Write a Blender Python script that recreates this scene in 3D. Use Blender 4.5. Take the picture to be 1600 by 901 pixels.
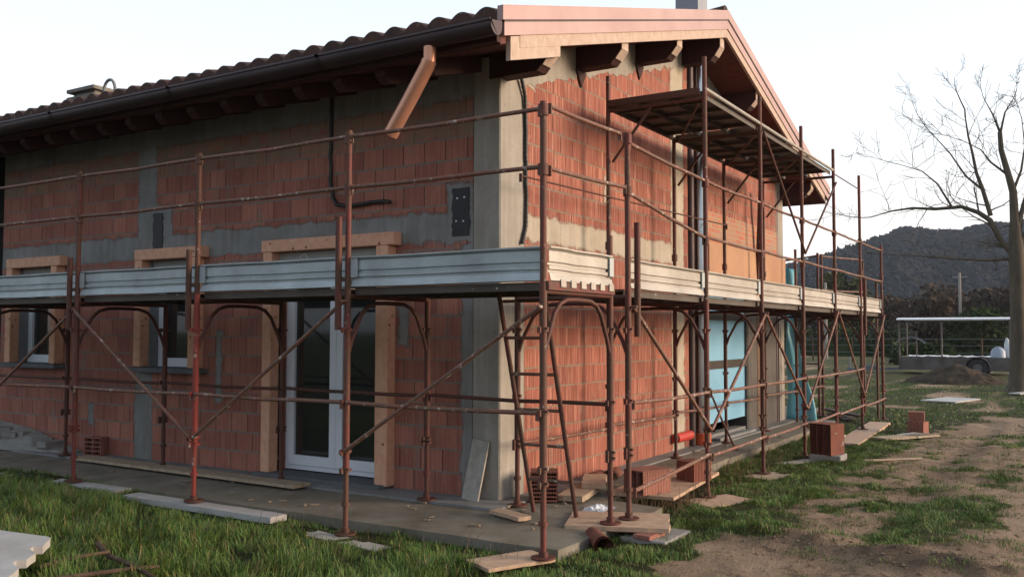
import bpy, math, random
import numpy as np
from mathutils import Vector, Matrix, noise
R = math.radians
random.seed(7)
rng = np.random.default_rng(11)
scene = bpy.context.scene
for o in list(bpy.data.objects): bpy.data.objects.remove(o)
COL = scene.collection

# ------------------------------------------------------------------ camera
CAM = Vector((-6.9162, -4.4501, 1.4849)); YAW, PIT, ROL = 0.5585, 0.0473, 0.0018
cd = bpy.data.cameras.new('camera'); cam = bpy.data.objects.new('camera', cd); COL.objects.link(cam)
fw = Vector((math.cos(YAW)*math.cos(PIT), math.sin(YAW)*math.cos(PIT), math.sin(PIT)))
rt = Vector((math.sin(YAW), -math.cos(YAW), 0)); up = rt.cross(fw)
r2 = rt*math.cos(ROL)+up*math.sin(ROL); u2 = -rt*math.sin(ROL)+up*math.cos(ROL)
m = Matrix((r2, u2, -fw)).transposed().to_4x4(); m.translation = CAM
cam.matrix_world = m
cd.sensor_width = 36; cd.lens = 1442.2262/1600*36
cd.clip_start = .05; cd.clip_end = 6000
scene.camera = cam
# ------------------------------------------------------------------ light
SUN_EL, SUN_AZ = 13, -66       # sun comes from azimuth SUN_AZ (degrees from +X towards +Y)
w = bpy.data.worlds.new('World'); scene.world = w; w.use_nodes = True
nt = w.node_tree; nt.nodes.clear()
sky = nt.nodes.new('ShaderNodeTexSky'); sky.sky_type = 'NISHITA'; sky.sun_disc = False
sky.sun_elevation = R(SUN_EL); sky.sun_rotation = R(90-SUN_AZ)
sky.air_density = 1.0; sky.dust_density = 3.0; sky.ozone_density = 1.2
bg = nt.nodes.new('ShaderNodeBackground'); bg.inputs['Strength'].default_value = .15
ow = nt.nodes.new('ShaderNodeOutputWorld')
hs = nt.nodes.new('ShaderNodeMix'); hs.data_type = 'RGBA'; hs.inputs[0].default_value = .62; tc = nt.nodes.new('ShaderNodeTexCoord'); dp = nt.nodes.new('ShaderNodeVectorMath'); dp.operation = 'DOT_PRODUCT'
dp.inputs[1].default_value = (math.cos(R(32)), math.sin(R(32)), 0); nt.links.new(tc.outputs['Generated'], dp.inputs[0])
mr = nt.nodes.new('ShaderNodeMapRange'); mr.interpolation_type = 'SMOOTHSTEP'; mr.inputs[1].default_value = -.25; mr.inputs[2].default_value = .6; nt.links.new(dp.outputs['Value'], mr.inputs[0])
vc = nt.nodes.new('ShaderNodeMix'); vc.data_type = 'RGBA'; vc.inputs[6].default_value = (3.1, 3.45, 4.0, 1); vc.inputs[7].default_value = (8.2, 8.3, 8.5, 1)   # veil over the sky, brighter north-east; unseen side dimmed to shade the window wall
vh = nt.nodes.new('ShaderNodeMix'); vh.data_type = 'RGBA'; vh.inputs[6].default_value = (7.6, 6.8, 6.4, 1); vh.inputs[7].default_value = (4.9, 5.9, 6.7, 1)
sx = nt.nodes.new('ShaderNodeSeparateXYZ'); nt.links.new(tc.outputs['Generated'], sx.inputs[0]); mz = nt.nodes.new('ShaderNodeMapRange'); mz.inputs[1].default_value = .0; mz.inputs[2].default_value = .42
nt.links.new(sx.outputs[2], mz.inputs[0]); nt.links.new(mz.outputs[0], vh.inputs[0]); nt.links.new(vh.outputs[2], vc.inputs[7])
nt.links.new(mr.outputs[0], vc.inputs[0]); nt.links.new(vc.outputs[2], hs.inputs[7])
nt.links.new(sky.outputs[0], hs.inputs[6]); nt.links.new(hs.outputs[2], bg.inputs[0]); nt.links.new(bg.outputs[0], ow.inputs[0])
sl = bpy.data.lights.new('sun', 'SUN'); sl.energy = 2.6; sl.angle = R(22); sl.color = (1, .78, .61)
so = bpy.data.objects.new('sun', sl); COL.objects.link(so)
sd = Vector((math.cos(R(SUN_EL))*math.cos(R(SUN_AZ)), math.cos(R(SUN_EL))*math.sin(R(SUN_AZ)), math.sin(R(SUN_EL))))
so.rotation_euler = (-sd).to_track_quat('-Z', 'Y').to_euler()
scene.view_settings.view_transform = 'Standard'; scene.view_settings.look = 'None'
scene.view_settings.exposure = 0.70; scene.view_settings.gamma = 1
scene.render.engine = 'CYCLES'
scene.cycles.max_bounces = 6; scene.cycles.transparent_max_bounces = 8

# ------------------------------------------------------------------ material helpers
def srgb(r, g, b):
    f = lambda c: ((c/255+.055)/1.055)**2.4 if c/255 > .04045 else c/255/12.92
    return (f(r), f(g), f(b), 1)
class MT:
    def __init__(s, name, rough=.8, metal=0, spec=.3):
        s.m = bpy.data.materials.new(name); s.m.use_nodes = True; s.t = s.m.node_tree
        s.b = s.t.nodes['Principled BSDF']; s.b.inputs['Roughness'].default_value = rough
        s.b.inputs['Metallic'].default_value = metal; s.b.inputs['Specular IOR Level'].default_value = spec
    def link(s, a, b): s.t.links.new(a, b)
    def put(s, sock, v):
        if isinstance(v, (int, float)): sock.default_value = v
        elif isinstance(v, tuple):
            sock.default_value = v if len(v) == len(sock.default_value) else v[:3]
        else: s.link(v, sock)
    def new(s, t): return s.t.nodes.new(t)
    def f(s, op, a, b=0, c=0):
        n = s.new('ShaderNodeMath'); n.operation = op
        for i, v in enumerate((a, b, c)):
            s.put(n.inputs[i], v)
        return n.outputs[0]
    def mix(s, fac, a, b, mode='MIX'):
        n = s.new('ShaderNodeMix'); n.data_type = 'RGBA'; n.blend_type = mode
        s.put(n.inputs[0], fac); s.put(n.inputs[6], a); s.put(n.inputs[7], b); return n.outputs[2]
    def uv(s): return s.new('ShaderNodeUVMap').outputs[0] if False else s.new('ShaderNodeTexCoord').outputs['UV']
    def obj(s): return s.new('ShaderNodeTexCoord').outputs['Object']
    def pos(s): return s.new('ShaderNodeNewGeometry').outputs['Position']
    def sep(s, v):
        n = s.new('ShaderNodeSeparateXYZ'); s.link(v, n.inputs[0]); return n.outputs[0], n.outputs[1], n.outputs[2]
    def comb(s, x, y, z=0):
        n = s.new('ShaderNodeCombineXYZ'); s.put(n.inputs[0], x); s.put(n.inputs[1], y); s.put(n.inputs[2], z); return n.outputs[0]
    def noise(s, vec, scale=5, detail=4, rough=.55, col=False):
        n = s.new('ShaderNodeTexNoise'); s.link(vec, n.inputs['Vector']); n.inputs['Scale'].default_value = scale
        n.inputs['Detail'].default_value = detail; n.inputs['Roughness'].default_value = rough
        return n.outputs['Color' if col else 'Fac']
    def white(s, vec):
        n = s.new('ShaderNodeTexWhiteNoise'); s.link(vec, n.inputs['Vector']); return n.outputs['Value']
    def ramp(s, v, stops):
        n = s.new('ShaderNodeValToRGB'); s.link(v, n.inputs[0]); e = n.color_ramp.elements
        while len(e) < len(stops): e.new(.5)
        for q, (p, c) in zip(e, stops):
            q.position = p; q.color = c if isinstance(c, tuple) else (c, c, c, 1)
        return n.outputs[0]
    def step(s, v, a, b):
        n = s.new('ShaderNodeMapRange'); n.clamp = True; s.put(n.inputs[0], v); s.put(n.inputs[1], a); s.put(n.inputs[2], b)
        return n.outputs[0]
    def bump(s, h, dist=.01, strength=1):
        n = s.new('ShaderNodeBump'); n.inputs['Distance'].default_value = dist; n.inputs['Strength'].default_value = strength
        s.link(h, n.inputs['Height']); s.link(n.outputs[0], s.b.inputs['Normal'])
    def col(s, v): s.put(s.b.inputs['Base Color'], v); return s
    def rough(s, v): s.put(s.b.inputs['Roughness'], v); return s

def simple(name, c1, c2, scale=6, rough=.75, metal=0, spec=.3, bump=.003, stretch=None, c3=None, thr=.62, bscale=None):
    M = MT(name, rough, metal, spec); v = M.obj()
    if stretch:
        mp = M.new('ShaderNodeMapping'); M.link(v, mp.inputs[0]); mp.inputs['Scale'].default_value = stretch; v = mp.outputs[0]
    n = M.noise(v, scale, 6, .62)
    c = M.mix(M.step(n, .32, .68), c1, c2)
    if c3: c = M.mix(M.step(M.noise(v, scale*2.3, 5, .7), thr, thr+.06), c, c3)
    M.col(c)
    if bump: M.bump(M.noise(v, bscale or scale*6, 4, .6), bump)
    return M.m

# ---- hollow clay block wall with concrete zones (uv in metres)
def brick_wall(name, base_a, base_b, streak, mort, H, zones, slope=None, streak_amt=.5, conc=None, ochre=None, dk=.5):
    M = MT(name, .85, 0, .2)
    U = M.uv(); u, v, _ = M.sep(U)
    wob = M.noise(U, 2.3, 3); v2 = M.f('ADD', v, M.f('MULTIPLY', M.f('SUBTRACT', wob, .5), .022))
    row = M.f('FLOOR', M.f('DIVIDE', v2, H)); fv = M.f('FRACT', M.f('DIVIDE', v2, H))
    off = M.f('ADD', M.f('MULTIPLY', M.f('MODULO', row, 2), .5), M.f('MULTIPLY', M.white(M.comb(row, 3.1)), .22))
    ub = M.f('ADD', M.f('DIVIDE', u, .25), off); colm = M.f('FLOOR', ub); fu = M.f('FRACT', ub)
    rnd = M.white(M.comb(row, colm, 1.7)); rnd2 = M.white(M.comb(colm, row, 9.2))
    # per-block tone
    c = M.mix(rnd, base_a, base_b)
    # vertical comb grooves / streaks
    sv = M.comb(M.f('ADD', M.f('MULTIPLY', u, 50), M.f('MULTIPLY', rnd, 31)), M.f('MULTIPLY', v, 1.1), rnd2)
    st = M.noise(sv, 1.0, 3, .65)
    c = M.mix(M.f('MULTIPLY', M.step(st, .52, .66), streak_amt), c, streak)
    c = M.mix(M.f('MULTIPLY', M.step(st, .47, .37), dk), c, tuple(x*.55 for x in base_a[:3])+(1,))
    blot = M.noise(U, 1.6, 5, .6)
    c = M.mix(M.f('MULTIPLY', M.step(blot, .35, .7), .38), c, tuple(x*.62 for x in base_b[:3])+(1,))
    # joints
    jn = M.noise(U, 9, 4); jw = M.f('MULTIPLY', M.step(jn, .15, .75), .15)
    hj = M.f('LESS_THAN', M.f('MINIMUM', fv, M.f('SUBTRACT', 1, fv)), M.f('MULTIPLY', jw, .55))
    hjn = M.f('MULTIPLY', hj, M.step(M.noise(U, 3.1, 3), .25, .42))
    vj = M.f('LESS_THAN', M.f('MINIMUM', fu, M.f('SUBTRACT', 1, fu)), .018)
    vj = M.f('MULTIPLY', vj, M.step(M.white(M.comb(colm, row, 4.4)), .1, .3))
    c = M.mix(M.f('MULTIPLY', vj, .85), c, (.05, .03, .022, 1))
    ef = M.step(M.noise(M.comb(M.f('MULTIPLY', u, 1.6), v, 8.), 6.5, 6, .75), .56, .72); c = M.mix(M.f('MULTIPLY', ef, .30), c, (.46, .33, .28, 1))
    mc = M.mix(M.noise(U, 20, 4), mort, tuple(x*.55 for x in mort[:3])+(1,))
    c = M.mix(M.f('MULTIPLY', hjn, .85), c, mc)
    # mortar smears on the blocks
    sm = M.step(M.noise(M.comb(M.f('MULTIPLY', u, 2.2), v, 5.), 1.9, 7, .7), .60, .67)
    c = M.mix(M.f('MULTIPLY', sm, .7), c, mc)
    if ochre:
        oz = M.step(M.f('ADD', v, M.f('MULTIPLY', M.noise(U, 1.1, 2), .1)), ochre[0], ochre[0]+.03)
        c = M.mix(M.f('MULTIPLY', M.f('MULTIPLY', oz, M.step(M.noise(U, 3.4, 6, .7), .36, .56)), .8), c, ochre[1])
    groove = M.f('MULTIPLY', M.f('SINE', M.f('MULTIPLY', u, 2*math.pi/.021)), .5)
    h = M.f('ADD', M.f('MULTIPLY', groove, .35), M.f('ADD', M.f('MULTIPLY', hj, -.6), M.f('MULTIPLY', vj, -2.0)))
    h = M.f('ADD', h, M.f('MULTIPLY', rnd, .5))
    # concrete zones with ragged edges
    if conc:
        dn = M.f('ADD', M.f('MULTIPLY', M.f('SUBTRACT', M.noise(U, 5.5, 8, .78), .5), .24), M.f('MULTIPLY', M.f('SUBTRACT', M.noise(U, 55, 4, .7), .5), .06))
        mask = None
        for (u0, u1, v0, v1) in zones:
            d = M.f('MINIMUM', M.f('MINIMUM', M.f('SUBTRACT', u, u0), M.f('SUBTRACT', u1, u)), M.f('MINIMUM', M.f('SUBTRACT', v, v0), M.f('SUBTRACT', v1, v)))
            mask = d if mask is None else M.f('MAXIMUM', mask, d)
        if slope:
            for (a, b_, k) in slope:    # v > a + b*u
                d = M.f('SUBTRACT', v, M.f('ADD', a, M.f('MULTIPLY', u, b_)))
                if k == 'min':
                    d2 = d
                else: d2 = d
                mask = M.f('MAXIMUM', mask, d2)
        mk = M.step(M.f('ADD', mask, dn), -.010, .018)
        n1 = M.noise(U, 1.7, 6, .65); n2 = M.noise(M.comb(M.f('MULTIPLY', u, 6), M.f('MULTIPLY', v, .8)), 2.2, 5, .6)
        cc = M.mix(M.step(n1, .3, .7), conc[0], conc[1])
        cc = M.mix(M.f('MULTIPLY', M.step(n2, .45, .75), .5), cc, conc[2])
        cc = M.mix(M.f('MULTIPLY', M.step(M.noise(U, 26, 3), .62, .74), .35), cc, (.05, .045, .04, 1))
        c = M.mix(mk, c, cc)
        h = M.f('ADD', M.f('MULTIPLY', h, M.f('SUBTRACT', 1, mk)), M.f('MULTIPLY', mk, M.f('ADD', .9, M.f('MULTIPLY', M.noise(U, 14, 5, .7), 1.0))))
    M.col(c); h = M.f('ADD', h, M.f('MULTIPLY', M.noise(U, 60, 3), .35)); M.bump(h, .006, .9)
    return M.m

CONC_L = ((.26, .255, .245, 1), (.165, .155, .135, 1), (.34, .335, .33, 1))
m_left = brick_wall('clay_block_left', (.44, .175, .12, 1), (.29, .105, .078, 1), (.54, .28, .205, 1), (.27, .235, .20, 1), .205,
    [(4.78, 5.12, -.2, 4.3), (-1, 9, 2.32, 2.61), (-1, 9, 3.63, 5), (.27, .60, 2.30, 2.86), (4.5, 5.0, 2.3, 2.96), (1.02, 1.16, 1.35, 1.75), (.2, .42, -.1, 2.3), (5.9, 6.02, .35, .6), (3.62, 3.72, .7, 1.5)],
    streak_amt=.36, conc=CONC_L, dk=.4, ochre=(3.33, (.22, .165, .12, 1)))
m_gable = brick_wall('clay_block_gable', (.37, .132, .09, 1), (.26, .09, .066, 1), (.64, .33, .235, 1), (.31, .25, .19, 1), .192,
    [(-1, .40, -.2, 5), (3.99, 4.42, -.2, 6), (-.2, 4.3, 2.34, 2.60), (8.68, 9.2, -1, 6), (5.1, 5.22, 2.4, 6), (2.1, 2.2, 2.9, 3.2), (-1, .6, 3.8, 5)],
    slope=[(3.62+.24, .29, ''), (3.62+.29*9.0+.02, -.29, '')][:0] or None, streak_amt=.75,
    conc=((.46, .40, .32, 1), (.33, .28, .21, 1), (.55, .49, .41, 1)))
def concrete(name, a, b, c, sc=1.6, bump=.004, streak=True):
    M = MT(name, .85, 0, .25); v = M.obj(); x, y, z = M.sep(v)
    n = M.noise(v, sc, 7, .65); cc = M.mix(M.step(n, .32, .68), a, b)
    if streak: cc = M.mix(M.f('MULTIPLY', M.step(M.noise(M.comb(M.f('MULTIPLY', x, 8), M.f('MULTIPLY', y, 8), M.f('MULTIPLY', z, .9)), 1.5, 5), .45, .72), .6), cc, c)
    cc = M.mix(M.f('MULTIPLY', M.step(M.noise(v, 30, 4), .6, .72), .4), cc, tuple(q*.4 for q in a[:3])+(1,))
    M.col(cc); M.bump(M.f('ADD', M.noise(v, 18, 6, .7), M.f('MULTIPLY', M.noise(v, 90, 3), .3)), bump, .8)
    return M.m
m_pillar = concrete('pillar_concrete', (.33, .30, .26, 1), (.24, .215, .18, 1), (.42, .385, .335, 1))
m_conc_gr = concrete('grey_concrete', (.20, .18, .155, 1), (.13, .115, .095, 1), (.24, .22, .19, 1))
m_slab = concrete('slab_concrete', (.23, .205, .165, 1), (.12, .102, .072, 1), (.17, .15, .12, 1), 2.1, .004, False)
m_screed = concrete('screed', (.24, .24, .235, 1), (.17, .165, .155, 1), (.3, .3, .3, 1), 2.5, .003, False)
m_sill = concrete('sill_stone', (.14, .145, .15, 1), (.10, .105, .11, 1), (.18, .18, .185, 1), 5, .001, False)
def rustmat(name, paint, rust, amt=.5, white=.66):
    M = MT(name, .62, 0, .35); v = M.pos()
    n = M.noise(v, 3.2, 6, .7); c = M.mix(M.step(n, .60-amt*.4, .68-amt*.2), paint, rust)
    c = M.mix(M.f('MULTIPLY', M.step(M.noise(v, 22, 4, .7), .5, .75), .5), c, tuple(q*.45 for q in rust[:3])+(1,))
    c = M.mix(M.f('MULTIPLY', M.step(M.noise(v, 14, 5, .75), white, white+.05), .75), c, (.50, .44, .38, 1))
    M.col(c); M.rough(M.f('ADD', .5, M.f('MULTIPLY', n, .35))); M.bump(M.noise(v, 60, 4), .002)
    return M.m
m_rust = rustmat('scaffold_rusty_red', (.155, .032, .026, 1), (.105, .050, .032, 1), .62, .63)
m_rust_dk = rustmat('scaffold_dark_rust', (.115, .03, .022, 1), (.085, .040, .026, 1), .6, .72)
m_rail = rustmat('rail_tube', (.20, .075, .048, 1), (.15, .08, .055, 1), .6, .58)
m_galv = None
def galv(name, a, b, warm):
    M = MT(name, .5, .55, .4); v = M.pos()
    c = M.mix(M.step(M.noise(v, 2.2, 6, .7), .3, .7), a, b)
    x, y, z = M.sep(v)
    c = M.mix(M.f('MULTIPLY', M.step(M.noise(M.comb(x, y, M.f('MULTIPLY', z, 7)), 4, 5, .7), .60, .68), .6), c, warm)
    c = M.mix(M.step(M.noise(v, 19, 5, .75), .67, .71), c, (.68, .64, .58, 1))
    c = M.mix(M.step(M.noise(v, 9, 5, .8), .69, .73), c, (.09, .055, .04, 1))
    M.col(c); M.rough(M.f('ADD', .42, M.f('MULTIPLY', M.noise(v, 5, 3), .3))); M.bump(M.noise(v, 40, 3), .0015)
    return M.m
m_toeL = galv('galvanised_toe_board', (.44, .48, .49, 1), (.30, .32, .32, 1), (.34, .30, .25, 1))
m_toeG = galv('weathered_toe_board', (.44, .41, .37, 1), (.29, .26, .22, 1), (.30, .23, .16, 1))
m_deck = galv('deck_steel', (.11, .095, .08, 1), (.075, .055, .045, 1), (.10, .055, .035, 1))
def wood(name, a, b, dark=.5, sc=1.0, knots=True, axis='z', rough=.75):
    M = MT(name, rough, 0, .25); v = M.uv(); x, y, _ = M.sep(v)
    n = M.noise(M.comb(M.f('MULTIPLY', x, 26*sc), M.f('MULTIPLY', y, 26*sc)), 1.0, 4)
    g = M.noise(M.comb(M.f('ADD', M.f('MULTIPLY', x, 4), M.f('MULTIPLY', y, 0.4)), M.f('MULTIPLY', y, 3)), 3.5*sc, 6, .6)
    c = M.mix(M.step(g, .35, .65), a, b)
    c = M.mix(M.f('MULTIPLY', M.step(n, .55, .8), .3), c, tuple(q*dark for q in a[:3])+(1,))
    if knots:
        vo = M.new('ShaderNodeTexVoronoi'); M.link(v, vo.inputs['Vector']); vo.inputs['Scale'].default_value = 8.0
        c = M.mix(M.step(vo.outputs['Distance'], .13, .08), c, (.10, .03, .015, 1))
    M.col(c); M.bump(g, .002); return M.m
m_pine = wood('pine_timber', (.70, .39, .26, 1), (.60, .31, .19, 1))
m_verge_wood = wood('verge_board', (.52, .40, .32, 1), (.43, .31, .24, 1), knots=False)
m_dkwood = wood('stained_wood', (.060, .024, .020, 1), (.040, .017, .014, 1), knots=False)
m_soffit = wood('soffit_boards', (.15, .055, .040, 1), (.10, .036, .028, 1), knots=False)
m_plank = wood('old_plank', (.42, .33, .23, 1), (.30, .22, .15, 1), knots=False)
m_plank_grey = wood('grey_plank', (.40, .37, .32, 1), (.29, .265, .23, 1), knots=False)
m_board_pink = wood('base_board', (.50, .35, .24, 1), (.38, .25, .17, 1), knots=False)
m_ply_or = simple('orange_ply', (.48, .27, .15, 1), (.40, .20, .11, 1), 1.4, .7, c3=(.28, .12, .05, 1), thr=.66)
m_cop = simple('copper_pipe', (.66, .32, .21, 1), (.52, .24, .15, 1), 3, .36, .6, .5, .001)
m_gutter = simple('gutter_copper', (.060, .036, .036, 1), (.040, .025, .026, 1), 3, .5, .3, .4, .001)
m_flash = simple('copper_flashing', (.41, .28, .255, 1), (.34, .22, .20, 1), 1.5, .55, .35, .4, .001)
m_tile = simple('clay_roof_tile', (.10, .052, .040, 1), (.055, .034, .030, 1), 5, .9, 0, .2, .004, c3=(.16, .12, .09, 1), thr=.6)
m_black = simple('black_bitumen', (.018, .018, .02, 1), (.03, .03, .032, 1), 9, .6, 0, .4, .004)
m_tube_blk = simple('black_corrugated', (.015, .014, .014, 1), (.03, .027, .025, 1), 9, .5, 0, .4, .0)
m_white = simple('white_pvc', (.70, .72, .76, 1), (.66, .68, .72, 1), 3, .35, 0, .5, 0)
m_white_dirty = simple('white_dirty', (.44, .42, .40, 1), (.33, .31, .285, 1), 3, .6, 0, .3, .001, c3=(.4, .36, .3, 1), thr=.6)
m_glass = simple('window_glass_shade', (.014, .017, .016, 1), (.022, .024, .022, 1), 3, .05, 0, .7, 0)  # opaque panes; the dark of the rooms behind is put into this colour
m_greyrev = simple('grey_reveal', (.22, .225, .23, 1), (.17, .175, .18, 1), 4, .8, 0, .2, .001)
m_shutter = simple('shutter_box', (.38, .37, .34, 1), (.30, .29, .26, 1), 4, .7, 0, .2, .002)
m_dark = simple('shade_black', (.015, .013, .012, 1), (.02, .018, .016, 1), 4, .9, 0, .1, 0)  # near-black colour stands in for shade in rooms, recess and pipe
m_blue = simple('blue_foam_board', (.21, .44, .60, 1), (.18, .39, .55, 1), 2.0, .6, 0, .3, .001)
m_teal = simple('turquoise_plastic_film', (.13, .44, .54, 1), (.22, .52, .62, 1), 2.0, .4, 0, .4, .004)
m_chip = simple('wood_chip', (.36, .27, .18, 1), (.22, .17, .12, 1), 9, .9)
m_barblk = simple('dark_batten', (.035, .028, .022, 1), (.05, .04, .03, 1), 4, .7, 0, .3, .001)
m_steel = simple('stainless_flue', (.62, .62, .62, 1), (.50, .50, .50, 1), 1.5, .22, 1, .5, 0)
m_orange = simple('orange_pvc', (.65, .12, .035, 1), (.55, .09, .03, 1), 4, .5, 0, .4, 0)
m_redpipe = simple('red_pipe', (.50, .05, .03, 1), (.42, .04, .03, 1), 4, .5, 0, .4, 0)
def claym(name, a, b):
    M = MT(name, .9, 0, .2); v = M.uv(); u, vv, _ = M.sep(v)
    st = M.noise(M.comb(M.f('MULTIPLY', u, 60), M.f('MULTIPLY', vv, 3)), 1, 3)
    c = M.mix(M.step(st, .4, .65), a, b); c = M.mix(M.step(M.noise(M.obj(), 7, 5), .62, .68), c, (.36, .30, .25, 1))
    M.col(c); M.bump(M.f('ADD', M.f('SINE', M.f('MULTIPLY', u, 300)), M.f('MULTIPLY', M.noise(M.obj(), 40, 3), 1.5)), .003); return M.m
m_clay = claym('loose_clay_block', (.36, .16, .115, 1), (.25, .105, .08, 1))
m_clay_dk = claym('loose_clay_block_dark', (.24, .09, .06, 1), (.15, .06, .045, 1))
m_stoneg = simple('grey_block', (.30, .28, .25, 1), (.2, .19, .17, 1), 6, .9, 0, .2, .006)
m_bark = simple('bark', (.15, .12, .09, 1), (.085, .07, .052, 1), 3, .95, 0, .1, .02, stretch=(3, 3, .6), c3=(.16, .14, .07, 1), thr=.6)
m_stick = simple('stick', (.07, .045, .03, 1), (.12, .08, .05, 1), 6, .9, 0, .1, .004)

# ------------------------------------------------------------------ mesh builder
class MB:
    def __init__(s): s.v = []; s.f = []; s.sm = []
    def add(s, vs, fs, smooth=False):
        n = len(s.v); s.v += [Vector(v) for v in vs]; s.f += [tuple(i+n for i in f) for f in fs]; s.sm += [smooth]*len(fs); return s
    def box(s, x0, x1, y0, y1, z0, z1, rz=0, bev=0):
        if bev:
            return s.bbox(x0, x1, y0, y1, z0, z1, bev)
        vs = [(x, y, z) for z in (z0, z1) for y in (y0, y1) for x in (x0, x1)]
        if rz:
            c = Vector(((x0+x1)/2, (y0+y1)/2, 0)); q = Matrix.Rotation(rz, 3, 'Z'); vs = [q@(Vector(v)-c)+c for v in vs]
        return s.add(vs, [(0, 2, 3, 1), (4, 5, 7, 6), (0, 1, 5, 4), (2, 6, 7, 3), (0, 4, 6, 2), (1, 3, 7, 5)])
    def bbox(s, x0, x1, y0, y1, z0, z1, b):
        prof = [(x0+b, y0), (x1-b, y0), (x1, y0+b), (x1, y1-b), (x1-b, y1), (x0+b, y1), (x0, y1-b), (x0, y0+b)]
        cx, cy = (x0+x1)/2, (y0+y1)/2
        def ring(z, k): return [(cx+(x-cx)*k[0], cy+(y-cy)*k[1], z) for x, y in prof]
        kx = (1-2*b/(x1-x0), 1-2*b/(y1-y0))
        rs = [ring(z0, kx), ring(z0+b, (1, 1)), ring(z1-b, (1, 1)), ring(z1, kx)]
        vs = sum(rs, []); fs = [tuple(reversed(range(8))), tuple(range(24, 32))]
        for k in range(3):
            for i in range(8): fs.append((k*8+i, k*8+(i+1) % 8, k*8+8+(i+1) % 8, k*8+8+i))
        return s.add(vs, fs)
    def bar(s, a, b, w, h, upv=(0, 0, 1)):
        a, b = Vector(a), Vector(b); d = (b-a).normalized(); upv = Vector(upv)
        if abs(d.dot(upv)) > .98: upv = Vector((0, 1, 0))
        sx = d.cross(upv).normalized()*w/2; sz = sx.cross(d).normalized()*h/2
        vs = [p+i*sx+j*sz for p in (a, b) for i, j in ((-1, -1), (1, -1), (1, 1), (-1, 1))]
        return s.add(vs, [(0, 3, 2, 1), (4, 5, 6, 7), (0, 1, 5, 4), (1, 2, 6, 5), (2, 3, 7, 6), (3, 0, 4, 7)])
    def tube(s, pts, r, n=10, cap=True, closed=False, wob=0):
        pts = [Vector(p) for p in pts]
        if wob and len(pts) == 2:
            L = (pts[1]-pts[0]).length; k = max(3, int(L/.4)); q = []
            sd0 = random.random()*50
            for i in range(k+1):
                t = i/k; p = pts[0].lerp(pts[1], t); e = math.sin(math.pi*t)
                p = p+Vector((0, 0, (noise.noise(Vector((t*3, sd0, 0)))*wob-wob*.6*1)*e)); q.append(p)
            pts = q
        rr = r if isinstance(r, (list, tuple)) else [r]*len(pts)
        vs = []; pu = None
        for i, p in enumerate(pts):
            d = (pts[min(i+1, len(pts)-1)]-pts[max(i-1, 0)]).normalized()
            if pu is None: pu = Vector((0, 0, 1)) if abs(d.z) < .9 else Vector((1, 0, 0))
            a = d.cross(pu).normalized(); b = a.cross(d); pu = b
            for k in range(n):
                t = 2*math.pi*k/n; vs.append(p+(a*math.cos(t)+b*math.sin(t))*rr[i])
        fs = []
        for i in range(len(pts)-1):
            for k in range(n): fs.append((i*n+k, i*n+(k+1) % n, (i+1)*n+(k+1) % n, (i+1)*n+k))
        s.add(vs, fs, True)
        if cap: s.add([vs[k] for k in range(n)], [tuple(range(n))]); s.add(vs[-n:], [tuple(reversed(range(n)))])
        return s
    def build(s, name, mat, parent=None):
        me = bpy.data.meshes.new(name); o0 = Vector((0, 0, 0)); p = parent
        while p is not None: o0 += p.location; p = p.parent
        me.from_pydata([tuple(v-o0) for v in s.v], [], s.f)
        me.polygons.foreach_set('use_smooth', s.sm)
        uvl = me.uv_layers.new(name='UVMap')
        co = np.array([tuple(v) for v in s.v]); uv = np.zeros((len(me.loops), 2))
        for pl in me.polygons:
            n = pl.normal; ax = max(range(3), key=lambda i: abs(n[i]))
            a, b = ((1, 2), (0, 2), (0, 1))[ax]
            for li in pl.loop_indices:
                c = co[me.loops[li].vertex_index]; uv[li] = (c[a], c[b])
        uvl.data.foreach_set('uv', uv.ravel())
        me.materials.append(mat)
        o = bpy.data.objects.new(name, me); COL.objects.link(o)
        if parent is not None: o.parent = parent
        return o
def empty(name, loc, label, cat, group=None):
    o = bpy.data.objects.new(name, None); COL.objects.link(o); o.location = loc; o.empty_display_size = .2
    return tag(o, label, cat, group)
def tag(o, label=None, cat=None, group=None, kind=None):
    if label: o['label'] = label
    if cat: o['category'] = cat
    if group: o['group'] = group
    if kind: o['kind'] = kind
    return o
def recenter(o):
    """put a top-level mesh's origin at its base"""
    me = o.data; co = np.zeros(len(me.vertices)*3); me.vertices.foreach_get('co', co); co = co.reshape(-1, 3)
    c = np.array([(co[:, 0].min()+co[:, 0].max())/2, (co[:, 1].min()+co[:, 1].max())/2, co[:, 2].min()])
    me.vertices.foreach_set('co', (co-c).ravel()); o.location = c; return o
def single(name, mb, mat, label, cat, group=None, kind=None):
    return recenter(tag(mb.build(name, mat), label, cat, group, kind))

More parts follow.
